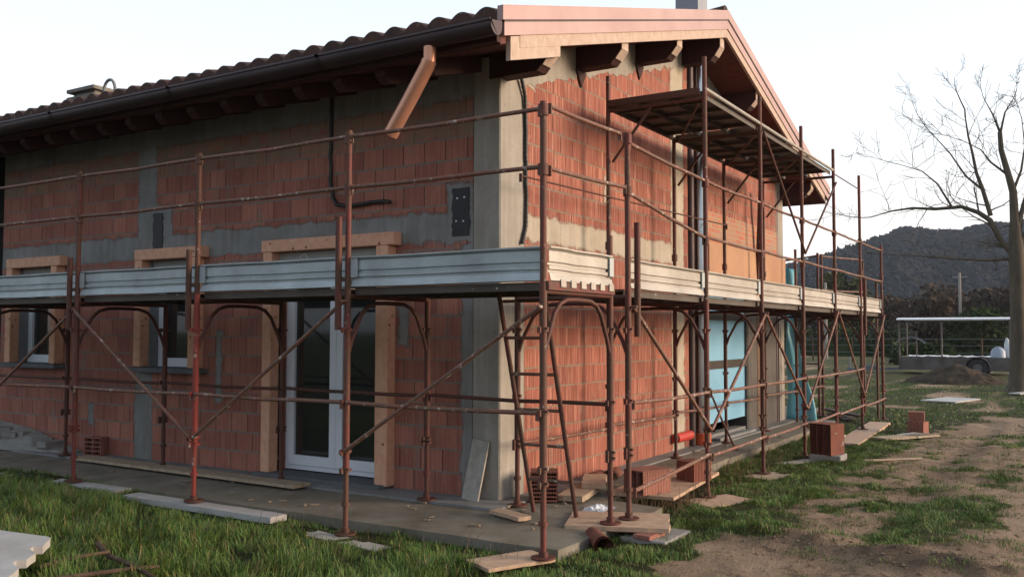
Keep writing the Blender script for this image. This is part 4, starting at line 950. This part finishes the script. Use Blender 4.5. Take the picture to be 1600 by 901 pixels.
# ------------------------------------------------------------------ grass blades
def blades(n, xr, yr, hmin, hmax, dens, wd, name, lab, seed=1, zone=None, sparse=False):
    r_ = np.random.default_rng(seed)
    X = r_.uniform(*xr, n); Y = r_.uniform(*yr, n); keep = []; Z = []; HH = []
    for i in range(n):
        x, y = X[i], Y[i]
        if slab_here(x, y, .0): continue
        if any((abs((x-bx_)*ca_+(y-by_)*sa_) < L_/2 and abs(-(x-bx_)*sa_+(y-by_)*ca_) < W_/2) for bx_, by_, L_, W_, ca_, sa_ in CLEAR): continue
        g = grass_mask(x, y)
        if sparse:
            g = (nz(x, y, 4.2, 77)*1.7+nz(x, y, 1.1, 5)*.8)-.12
            if g < 0: continue
            g = min(1, g*3)
        if (g < .25 and not sparse) or r_.random() > g: continue
        if zone and not zone(x, y): continue
        # clumps
        cl = nz(x, y, 3.2, 12)
        if r_.random() > .62+cl*1.1: continue
        d = math.hypot(x-CAM.x, y-CAM.y)
        if r_.random() > dens(d): continue
        keep.append(i); Z.append(ground_z(x, y)-.004); HH.append((hmin+(hmax-hmin)*r_.random()**1.6)*(.75+.9*max(0, cl+.25))*(.6+.4*g)*(min(1, .38+max(0, -1.45-x)*1.3) if name == 'grass' and xr[1] < 0 and x > -2.2 else 1))
    X, Y, Z, HH = X[keep], Y[keep], np.array(Z), np.array(HH); k = len(X)
    # lean follows a slow field so tufts fall together
    ang = np.array([noise.noise(Vector((x*1.5, y*1.5, 3)))*6+noise.noise(Vector((x*9, y*9, 8)))*4 for x, y in zip(X, Y)])+r_.normal(0, .7, k)
    ln = HH*r_.uniform(.15, 1.0, k); fa = ang+r_.normal(0, .6, k)+math.pi/2
    wv = wd*r_.uniform(.6, 1.3, k)*(1+HH*2)
    dx, dy = np.cos(ang)*ln, np.sin(ang)*ln; sx, sy = np.cos(fa)*wv, np.sin(fa)*wv
    V = np.zeros((k, 7, 3))
    hs = [(0, 0), (.45, .18), (.82, .55), (1.0 , 1.0)]
    hh = np.sqrt(np.maximum(HH**2-(ln*.55)**2, (HH*.35)**2))
    for j, (a, b) in enumerate(hs[:3]):
        wk = (1, .85, .55)[j]
        V[:, 2*j, 0] = X+dx*b-sx*wk; V[:, 2*j, 1] = Y+dy*b-sy*wk; V[:, 2*j, 2] = Z+hh*a
        V[:, 2*j+1, 0] = X+dx*b+sx*wk; V[:, 2*j+1, 1] = Y+dy*b+sy*wk; V[:, 2*j+1, 2] = Z+hh*a
    V[:, 6, 0] = X+dx; V[:, 6, 1] = Y+dy; V[:, 6, 2] = Z+hh*(.92-.25*(ln/HH))
    base = (np.arange(k)*7)[:, None]
    q = np.array([[0, 1, 3, 2], [2, 3, 5, 4]]); t = np.array([[4, 5, 6]])
    quads = (base[:, None]+q[None]).reshape(-1, 4); tris = (base[:, None]+t[None]).reshape(-1, 3)
    me = bpy.data.meshes.new(name); me.vertices.add(k*7); me.vertices.foreach_set('co', V.ravel())
    nl = len(quads)*4+len(tris)*3; me.loops.add(nl); me.loops.foreach_set('vertex_index', np.concatenate([quads.ravel(), tris.ravel()]).astype(np.int32))
    me.polygons.add(len(quads)+len(tris)); st = np.concatenate([np.arange(len(quads))*4, len(quads)*4+np.arange(len(tris))*3]).astype(np.int32)
    me.polygons.foreach_set('loop_start', st); me.update(calc_edges=True)
    a = me.attributes.new('tone', 'FLOAT', 'POINT'); a.data.foreach_set('value', np.repeat(r_.random(k), 7))
    me.materials.append(m_grass); o = bpy.data.objects.new(name, me); COL.objects.link(o)
    return tag(o, lab, 'grass', kind='stuff')
M = MT('grass_blade', .6, 0, .25); P = M.pos(); an = M.new('ShaderNodeAttribute'); an.attribute_name = 'tone'
c = M.mix(M.step(M.noise(P, 1.4, 4, .6), .35, .65), (.050, .115, .022, 1), (.098, .175, .034, 1))
c = M.mix(M.f('MULTIPLY', an.outputs['Fac'], .6), c, (.17, .20, .045, 1))
c = M.mix(M.step(an.outputs['Fac'], .86, .92), c, (.21, .15, .065, 1))
c = M.mix(M.f('MULTIPLY', M.step(M.noise(P, 2.4, 3), .60, .72), .7), c, (.17, .115, .05, 1))
M.col(c); m_grass = M.m
M.b.inputs['Transmission Weight'].default_value = 0
blades(230000, (-5, -1.19), (-2.0, 6.5), .035, .155, lambda d: 1, .0024, 'grass', 'long tufted green grass in front of the glazed door side')
blades(330000, (-1.3, 8.5), (-4.3, -.7), .015, .058, lambda d: 1, .0024, 'grass', 'short grass between the slab and the dirt track', seed=2)
blades(60000, (8.5, 26), (-6, 4), .02, .06, lambda d: 1, .008, 'grass', 'rough lawn beyond the scaffold', seed=3, zone=lambda x, y: not (x < 12 and y > -.6))
blades(70000, (-.2, 9), (-4.4, -2.0), .012, .05, lambda d: 1, .0024, 'grass_tufts', 'sparse small tufts of grass growing in the dirt track', seed=6, sparse=True)
# dry weeds by the slab edge
mb = MB(); rr_ = random.Random(5)
for i in range(420):
    x = rr_.choice([rr_.uniform(.72, 5.5), rr_.uniform(.7, 1.8)]); y = -.78-rr_.random()*.6; z = ground_z(x, y)-.01; h = rr_.uniform(.05, .20)
    if i > 395: x = rr_.uniform(-1.6, -1.25); y = rr_.uniform(-1.2, 1.5); z = -.1
    p = Vector((x, y, z)); d = Vector((rr_.uniform(-.4, .4), rr_.uniform(-.4, .4), 1)); mb.tube([p, p+d*h*.5, p+d*h+Vector((rr_.uniform(-.05, .05), rr_.uniform(-.05, .05), -.01))], [.0028, .0022, .0012], 4, cap=False)
tag(mb.build('dry_weeds', simple('dry_stalk', (.20, .14, .08, 1), (.12, .08, .05, 1), 5, .9, 0, .1, 0)), 'dry brown weed stalks along the slab edge', 'weeds', kind='stuff')

# ------------------------------------------------------------------ background
# spoil heap
mb = MB(); vs = []; n = 46
for j in range(n+1):
    for i in range(n+1):
        u_, v_ = i/n*2-1, j/n*2-1; r_ = math.hypot(u_, v_)
        h = max(0, 1-r_)**.8*.62*(1+.25*nz(u_, v_, 2.5, 1))+.07*nz(u_, v_, 7, 3)*(r_ < 1); vs.append((26+u_*1.5, -.75+v_*1.55, -.13+h))
mb.add(vs, [(j*(n+1)+i, j*(n+1)+i+1, (j+1)*(n+1)+i+1, (j+1)*(n+1)+i) for j in range(n) for i in range(n)], True)
single('soil_heap', mb, simple('dark_soil', (.04, .03, .022, 1), (.075, .055, .038, 1), 3, .95, 0, .1, .04), 'low dark heap of soil in front of the canopied trailer', 'soil heap')
# trailer with canopy
tr = empty('trailer', (33, 0, -.1), 'farm trailer with pale canopy roof on thin posts standing behind the soil heap', 'trailer')
m_trg = simple('trailer_grey', (.17, .15, .14, 1), (.085, .07, .06, 1), 2.2, .6, .2, .3, .001)
mb = MB(); mb.box(32.2, 34.0, -1.95, 1.95, .05, .12); mb.box(32.2, 32.24, -1.95, 1.95, .12, .56); mb.box(33.96, 34.0, -1.95, 1.95, .12, .56); mb.box(32.24, 33.96, 1.9, 1.95, .12, .56); mb.box(32.24, 33.96, -1.95, -1.9, .12, .56)
for y in (-1.2, -.4, .4, 1.2): mb.box(32.17, 32.2, y-.03, y+.03, .05, .56)
mb.build('body', m_trg, tr)
mb = MB(); N = 8
for k in range(N):
    a0, a1 = math.pi*k/N, math.pi*(k+1)/N
    p = [(33.1-1.0*math.cos(a), 2.02+.075*math.sin(a)) for a in (a0, a1)]
    mb.add([(p[0][0], -2.0, p[0][1]), (p[1][0], -2.0, p[1][1]), (p[1][0], 2.02, p[1][1]), (p[0][0], 2.02, p[0][1]), (p[0][0], -2.0, p[0][1]-.03), (p[1][0], -2.0, p[1][1]-.03), (p[1][0], 2.02, p[1][1]-.03), (p[0][0], 2.02, p[0][1]-.03)], [(0, 1, 2, 3), (7, 6, 5, 4), (0, 4, 5, 1), (1, 5, 6, 2), (2, 6, 7, 3), (3, 7, 4, 0)])
mb.build('canopy', simple('canopy_sheet', (.74, .72, .74, 1), (.66, .64, .66, 1), 2, .6), tr)
for (x, y) in ((32.2, 1.93), (34, 1.93), (32.2, -1.93), (34, -1.93), (32.2, .4)):
    mb = MB(); mb.tube([(x, y, .1), (x, y, 2.03)], .03, 8); mb.build('post', m_trg, tr)
mb = MB(); mb.tube([(32.2, 1.93, 1.5), (32.2, 1.3, 1.5)], .022, 6); mb.tube([(32.2, 1.3, .5), (32.2, 1.3, 1.5)], .022, 6); mb.tube([(32.2, 1.93, 1.1), (32.2, 1.3, 1.1)], .02, 6); mb.build('end_gate', m_trg, tr)
for y in (-.85,):
    for x in (32.1, 34.05):
        mb = MB(); mb.tube([(x-.1, y, .16), (x+.1, y, .16)], .34, 20); wh = mb.build('wheel', m_black, tr); mb = MB(); mb.tube([(x-.12, y, .16), (x+.12, y, .16)], .16, 14); mb.build('rim', m_trg, wh)
mb = MB(); vs = [(32.0-.03, -.85+.42*math.cos(a), .16+.42*math.sin(a)) for a in [math.pi*i/10 for i in range(11)]]+[(32.25, -.85+.42*math.cos(a), .16+.42*math.sin(a)) for a in [math.pi*i/10 for i in range(11)]]
mb.add(vs, [(i, i+1, i+12, i+11) for i in range(10)]); mb.build('mudguard', m_greyrev, tr)
mb = MB(); mb.bar((33, 1.95, .06), (33, 4.1, -.02), .12, .12); mb.tube([(33, 4.0, -.1), (33, 4.0, .5)], .035, 8); mb.box(32.9, 33.1, 2.9, 3.5, .06, .18); mb.build('drawbar', m_greyrev, tr)
mb = MB(); vs = []; n = 26
for j in range(5):
    for i in range(n+1): vs.append((32.3+j*.38, 1.7-3.0*i/n, .58+.05*nz(i*.5, j*.8, 1, 2)))
mb.add(vs, [(j*(n+1)+i, j*(n+1)+i+1, (j+1)*(n+1)+i+1, (j+1)*(n+1)+i) for j in range(4) for i in range(n)], True); single('plastic_sheet', mb, m_white, 'crumpled white sheeting spread over the trailer load', 'plastic sheet')
mb = MB(); mb.tube([(32.6, -1.5, .56), (32.6, -1.5, .80), (32.6, -1.5, .92), (32.6, -1.5, .97)], [.26, .25, .16, .05], 16); single('drum', mb, simple('drum_blue', (.35, .42, .50, 1), (.3, .36, .44, 1), 3, .5), 'pale blue-grey drum at the right end of the trailer', 'drum')
mb = MB(); mb.tube([(32.85, -1.83, .56), (32.85, -1.84, .8), (32.87, -1.80, 1.1), (32.9, -1.78, 1.3)], [.14, .16, .11, .03], 9); single('sack', mb, m_white, 'white sack standing upright beside the pale drum', 'sack')
# bare tree
tree = empty('bare_tree', (22, -2.75, -.1), 'leafless tree with mossy trunk and bare spreading branches at the right edge', 'tree')
trunk = MB(); trunk.tube([(22, -2.74, -.15), (22, -2.76, .1), (22.02, -2.80, .8), (22, -2.80, 2.0), (22, -2.80, 3.0), (22.0, -2.79, 3.7), (22.02, -2.77, 4.6), (22.0, -2.75, 5.4), (21.95, -2.64, 5.9), (22.0, -2.48, 6.6), (22, -2.46, 7.1)], [.34, .25, .21, .195, .20, .20, .12, .10, .085, .07, .06], 14)
trunk.build('trunk', m_bark, tree)
limbs = MB(); rb = random.Random(3)
def grow(p, d, L, r, depth):
    pts = [p]; rs = [r]; k = 5
    for i in range(k):
        d = (d+Vector((rb.gauss(0, .16), rb.gauss(0, .16), rb.gauss(.05, .13)))).normalized(); p = p+d*L/k; pts.append(p); rs.append(max(.0055, r*(1-.72*(i+1)/k)))
        if depth > 0 and i >= 1:
            for q in range(1 if rb.random() < .75 else 2):
                ax = Vector((rb.gauss(0, 1), rb.gauss(0, 1), rb.gauss(0, .6))).normalized(); nd = (d+ax*.85).normalized()
                grow(p, nd, L*rb.uniform(.38, .62), rs[-1]*.62, depth-1)
    limbs.tube(pts, rs, 5 if r < .03 else 7, cap=False)
def limb(pts, r0, r1, depth=2, twl=1.0):
    pts = [Vector(p) for p in pts]; n = len(pts); rs = [(r0+(r1-r0)*i/(n-1))*.72 for i in range(n)]; limbs.tube(pts, rs, 9)
    for i in range(1, n):
        d = (pts[i]-pts[i-1]).normalized()
        for q in range(2):
            ax = Vector((rb.gauss(0, .8), rb.gauss(0, 1), rb.gauss(.3, .6))).normalized(); t = rb.random(); grow(pts[i-1].lerp(pts[i], t), (d*.6+ax*.8).normalized(), twl*rb.uniform(.6, 1.3), max(.009, rs[i]*.42), depth-1)
    grow(pts[-1], (pts[-1]-pts[-2]).normalized(), twl*1.2, r1, depth)
limb([(22, -2.72, 3.7), (21.9, -2.45, 4.0), (21.8, -2.18, 4.62), (21.8, -1.9, 4.85), (21.7, -1.49, 5.03), (21.6, -.8, 5.0), (21.5, -.23, 5.06), (21.4, .3, 5.0), (21.3, .65, 4.9)], .13, .02)
limb([(21.8, -2.2, 4.75), (21.9, -2.0, 5.54), (22, -1.85, 6.0), (22.1, -1.75, 6.6), (22.1, -1.65, 7.1), (22.0, -1.6, 7.6)], .09, .025)
limb([(21.9, -2.0, 5.5), (21.8, -1.6, 5.9), (21.8, -1.2, 6.6), (21.7, -.75, 7.2)], .05, .015)
limb([(21.68, -1.25, 5.02), (21.5, -.9, 5.7), (21.5, -.5, 6.1), (21.5, .1, 6.35)], .045, .012)
limb([(22, -2.46, 7.1), (22.1, -2.3, 7.6), (22.1, -2.08, 8.1)], .05, .012, 2, .5)
limb([(22, -2.46, 7.0), (21.9, -2.6, 7.6), (21.8, -2.85, 8.0)], .05, .012, 2, .5)
limb([(22, -2.6, 5.9), (22.2, -2.2, 6.3), (22.3, -1.95, 6.7), (22.3, -1.5, 7.0)], .05, .012)
limb([(22.02, -2.8, 4.3), (22.1, -3.05, 5.2), (22.2, -3.3, 6.2), (22.2, -3.4, 7.2)], .11, .02, 2, .7)
limb([(22.02, -2.85, 4.0), (22.3, -3.5, 4.8), (22.5, -4.3, 5.6), (22.6, -5.0, 6.2)], .12, .02)
limb([(22, -2.75, 5.4), (22.2, -2.95, 6.0), (22.3, -3.05, 6.7), (22.3, -3.0, 7.3)], .06, .015, 2, .7)
limb([(22, -2.7, 3.55), (21.8, -2.1, 3.50), (21.6, -1.2, 3.58), (21.4, -.2, 3.70), (21.3, .85, 3.78)], .07, .012, 1, .6)
limbs.build('branches', m_bark, tree)
# utility pole
mb = MB(); mb.tube([(90, 5.9, -.2), (90, 5.9, 7.2)], [.16, .11], 10); mb.bar((90, 5.3, 6.8), (90, 6.5, 6.8), .08, .1); single('utility_pole', mb, simple('pole_grey', (.34, .31, .28, 1), (.28, .25, .22, 1), 2, .8), 'pale utility pole standing behind the trailer canopy', 'utility pole')
mb = MB(); mb.tube([(52, 9.4, -.2), (52, 9.4, 4.6)], [.11, .08], 8); single('utility_pole', mb, simple('pole_grey2', (.34, .31, .28, 1), (.28, .25, .22, 1), 2, .8), 'pale pole rising behind the far scaffold bay', 'utility pole')
# hedges
m_hedge = simple('hedge_leaf', (.025, .038, .014, 1), (.045, .06, .02, 1), 1.2, .9, 0, .1, 0)
m_brown = simple('winter_twigs', (.060, .046, .034, 1), (.10, .070, .048, 1), .8, .95, 0, .1, 0)
m_olive = simple('olive_leaf', (.06, .068, .030, 1), (.09, .09, .042, 1), .8, .9, 0, .1, 0)
def leafcloud(mb, c, rad, n, size, rr, shape=1.0):
    for i in range(n):
        while True:
            p = Vector((rr.uniform(-1, 1), rr.uniform(-1, 1), rr.uniform(-1, 1)))
            if .25 < p.length < 1 and noise.noise(p*2.2+Vector(c))*1.1+.55 > rr.random(): break
        q = Vector((c[0]+p.x*rad[0], c[1]+p.y*rad[1], c[2]+p.z*rad[2])); s_ = size*rr.uniform(.5, 1.3)
        a = Vector((rr.gauss(0, 1), rr.gauss(0, 1), rr.gauss(0, 1))).normalized()*s_; b = Vector((rr.gauss(0, 1), rr.gauss(0, 1), rr.gauss(0, 1))).normalized()*s_*.6
        mb.add([q-a, q+b, q+a, q-b], [(0, 1, 2, 3)])
def hedge(x, y0, y1, h, label):
    mb = MB(); rr = random.Random(int(y0*10+x)); k = int(abs(y1-y0)/1.2)+1
    for i in range(k): leafcloud(mb, (x+rr.uniform(-.5, .5), y0+(y1-y0)*(i+.5)/k, h*.45), (1.0, .95, h*.6), 300, .16, rr)
    mb.box(x-.5, x+.5, min(y0, y1), max(y0, y1), -.1, h*.5); single('hedge', mb, m_hedge, label, 'hedge')
hedge(60, -9, 26, 1.9, 'long dark hedge behind the meadow')
hedge(44, 1.6, 4.0, 1.0, 'low clipped dark bush left of the trailer')
def bushtree(x, y, h, w, mat, label, seed, cat='tree', size=.3, n=2600, group=None, name='tree', zc=.60):
    t = empty(name, (x, y, -.1), label, cat, group); rr = random.Random(seed)
    tk = MB(); tk.tube([(x, y, -.1), (x, y, h*.35), (x+.2, y+.1, h*.7)], [.22*h/8, .16*h/8, .05], 8)
    for i in range(7):
        a = rr.uniform(0, 6.28); zz = h*rr.uniform(.25, .5); tk.tube([(x, y, zz), (x+math.cos(a)*w*.3, y+math.sin(a)*w*.3, zz+h*.2), (x+math.cos(a)*w*.45, y+math.sin(a)*w*.45, zz+h*.4)], [.08, .05, .02], 5)
    tk.build('trunk', m_bark, t)
    mb = MB(); leafcloud(mb, (x, y, h*zc), (w*.5, w*.5, h*(1-zc)*1.02), int(n*.5), size, rr)
    for i in range(9):
        a = rr.uniform(0, 6.28); leafcloud(mb, (x+math.cos(a)*w*.3, y+math.sin(a)*w*.3, h*rr.uniform(zc-.2, .85)), (w*.24, w*.24, h*.17), n//18, size, rr)
    mb.build('crown', mat, t)
GB = 'brown winter trees across the meadow'
LB = 'one of the bare brown winter trees in the row across the meadow'
for i, (y, h, w_) in enumerate(((24, 6.2, 7), (18.5, 5.6, 6), (12.5, 5.2, 6.5), (8.2, 6.6, 6.5), (3.6, 6.2, 6), (-1.5, 6.8, 6.5), (-6, 6, 7), (29, 7, 8), (34, 6, 8))):
    bushtree(95+3*math.sin(i*2.1), y, h, w_, m_brown, LB, i, group=GB, size=.32, n=2400, zc=.52)
bushtree(75, 13.2, 6.6, 4.6, m_olive, 'rounded olive-green tree behind the far scaffold uprights', 31, size=.28)
bushtree(50, .6, 2.9, 3.6, m_hedge, 'dark evergreen shrub behind the trailer canopy', 32, cat='shrub', size=.17, name='shrub', zc=.5)
bushtree(52, 3.3, 3.6, 2.6, m_brown, 'reddish brown shrub behind the left canopy post', 33, cat='shrub', size=.17, name='shrub', zc=.5)
bushtree(54, -1.8, 3.4, 3.4, m_brown, 'reddish brown shrub behind the right canopy posts', 34, cat='shrub', size=.17, name='shrub', zc=.5)
# low plastic tunnel and red prop
pt = empty('garden_tunnel', (50, 4.2, -.1), 'low garden tunnel of pale hoops and film seen under the trailer canopy', 'garden tunnel')
for j in range(4):
    mb = MB(); mb.tube([(50+j*.8, 4.3+1.15*math.cos(a), -.1+1.35*math.sin(a)) for a in [math.pi*i/12 for i in range(13)]], .025, 6); mb.build('hoop', m_greyrev, pt)
mb = MB(); vs = [(50+.02+j*2.3, 4.3+1.14*math.cos(a), -.1+1.34*math.sin(a)) for j in (0, 1) for a in [math.pi*(.25+.5*i/8) for i in range(9)]]
mb.add(vs, [(i, i+1, i+10, i+9) for i in range(8)], True); mb.build('film', m_white_dirty, pt)
mb = MB(); mb.tube([(4.75, -.55, .0), (4.80, -.36, .35), (4.88, -.17, .72)], .014, 8); mb.tube([(4.75, -.55, -.015), (4.75, -.55, .0)], .045, 10)
single('steel_prop', mb, m_rust, 'thin red steel prop leaning beside the stainless flue', 'prop')
# meadow fence
fn = empty('fence', (48, 5, -.1), 'wire fence on thin posts crossing the meadow', 'fence')
for y in np.arange(-4, 22, 2.2):
    mb = MB(); mb.tube([(48, y, -.15), (48, y+.03, 1.25)], .045, 6); mb.build('post', m_stick, fn)
mb = MB()
for z in (.4, .8, 1.15): mb.tube([(48, -4, z), (48, 21.5, z)], .012, 4)
mb.build('wire', m_greyrev, fn)
# wooded hill
prof = [(-200, 12), (-120, 30), (-60, 44), (0, 47), (17, 45.7), (31, 46), (40, 44), (50, 44.5), (61, 46.8), (71, 43.4), (84, 39.8), (98, 35.5), (113, 31), (137, 22), (170, 10), (220, 4), (300, 3), (420, 3)]
def ridge(y):
    for (a, za), (b, zb) in zip(prof, prof[1:]):
        if a <= y <= b: t = (y-a)/(b-a); t = t*t*(3-2*t)*.5+t*.5; return za+(zb-za)*t
    return 3
def hill_z(x, y):
    t = max(0, min(1, (x-190)/230)); t = t*t*(3-2*t)
    yy = y*420/max(x, 1) if x < 420 else y
    return -1+ (ridge(yy)*.93+1)*t+2.2*nz(x, y, .012, 5)*t - (x-440)*.05*(x > 440)
hx = np.arange(180, 640, 9.); hy = np.arange(-260, 420, 9.)
mb = MB(); mb.add([(x, y, hill_z(x, y)) for y in hy for x in hx], [(j*len(hx)+i, j*len(hx)+i+1, (j+1)*len(hx)+i+1, (j+1)*len(hx)+i) for j in range(len(hy)-1) for i in range(len(hx)-1)], True)
m_wood = MT('hill_wood', .95, 0, .1); P = m_wood.pos()
c = m_wood.mix(m_wood.step(m_wood.noise(P, .035, 4, .6), .35, .65), (.024, .030, .036, 1), (.018, .028, .030, 1)); c = m_wood.mix(m_wood.step(m_wood.noise(P, .25, 3, .6), .52, .66), c, (.038, .036, .034, 1)); m_wood.col(c)
tag(mb.build('hill', m_wood.m), kind='structure')
# tree canopy on the hill: many small irregular crowns, one mass
k = 20000; r_ = np.random.default_rng(9)
t_ = (1+5**.5)/2; ico = np.array([(-1, t_, 0), (1, t_, 0), (-1, -t_, 0), (1, -t_, 0), (0, -1, t_), (0, 1, t_), (0, -1, -t_), (0, 1, -t_), (t_, 0, -1), (t_, 0, 1), (-t_, 0, -1), (-t_, 0, 1)])/1.9
icf = np.array([(0, 11, 5), (0, 5, 1), (0, 1, 7), (0, 7, 10), (0, 10, 11), (1, 5, 9), (5, 11, 4), (11, 10, 2), (10, 7, 6), (7, 1, 8), (3, 9, 4), (3, 4, 2), (3, 2, 6), (3, 6, 8), (3, 8, 9), (4, 9, 5), (2, 4, 11), (6, 2, 10), (8, 6, 7), (9, 8, 1)])
cx = 200+r_.random(k)**.8*245; cy = r_.uniform(-70, 215, k)*cx/420; cz = np.array([hill_z(a, b) for a, b in zip(cx, cy)])
sz = r_.uniform(.6, 1.75, k)*(.55+.45*cx/420); 
V = ico[None]*sz[:, None, None]*(1+r_.normal(0, .22, (k, 12, 1))); V[:, :, 2] *= r_.uniform(.9, 1.6, k)[:, None]
V += np.stack([cx, cy, cz+sz*.6], 1)[:, None]
F = (icf[None]+(np.arange(k)*12)[:, None, None]).reshape(-1, 3)
me = bpy.data.meshes.new('wood'); me.from_pydata(V.reshape(-1, 3).tolist(), [], F.tolist())
me.materials.append(m_wood.m); wo = bpy.data.objects.new('wood', me); COL.objects.link(wo); tag(wo, 'dark winter wood covering the hill', 'wood', kind='stuff')

# haze
mb = MB(); mb.box(-120, 700, -320, 480, -6, 75); hz = mb.build('haze', m_dark); hz.data.materials.clear()
hm = bpy.data.materials.new('haze_air'); hm.use_nodes = True; t = hm.node_tree; t.nodes.clear(); vo = t.nodes.new('ShaderNodeVolumePrincipled'); out_ = t.nodes.new('ShaderNodeOutputMaterial')
vo.inputs['Density'].default_value = .00022; vo.inputs['Color'].default_value = (.80, .86, 1, 1); vo.inputs['Anisotropy'].default_value = .2
t.links.new(vo.outputs[0], out_.inputs['Volume']); hz.data.materials.append(hm); hz['kind'] = 'stuff'; hz['label'] = 'thin evening haze over the whole place'; hz['category'] = 'haze'
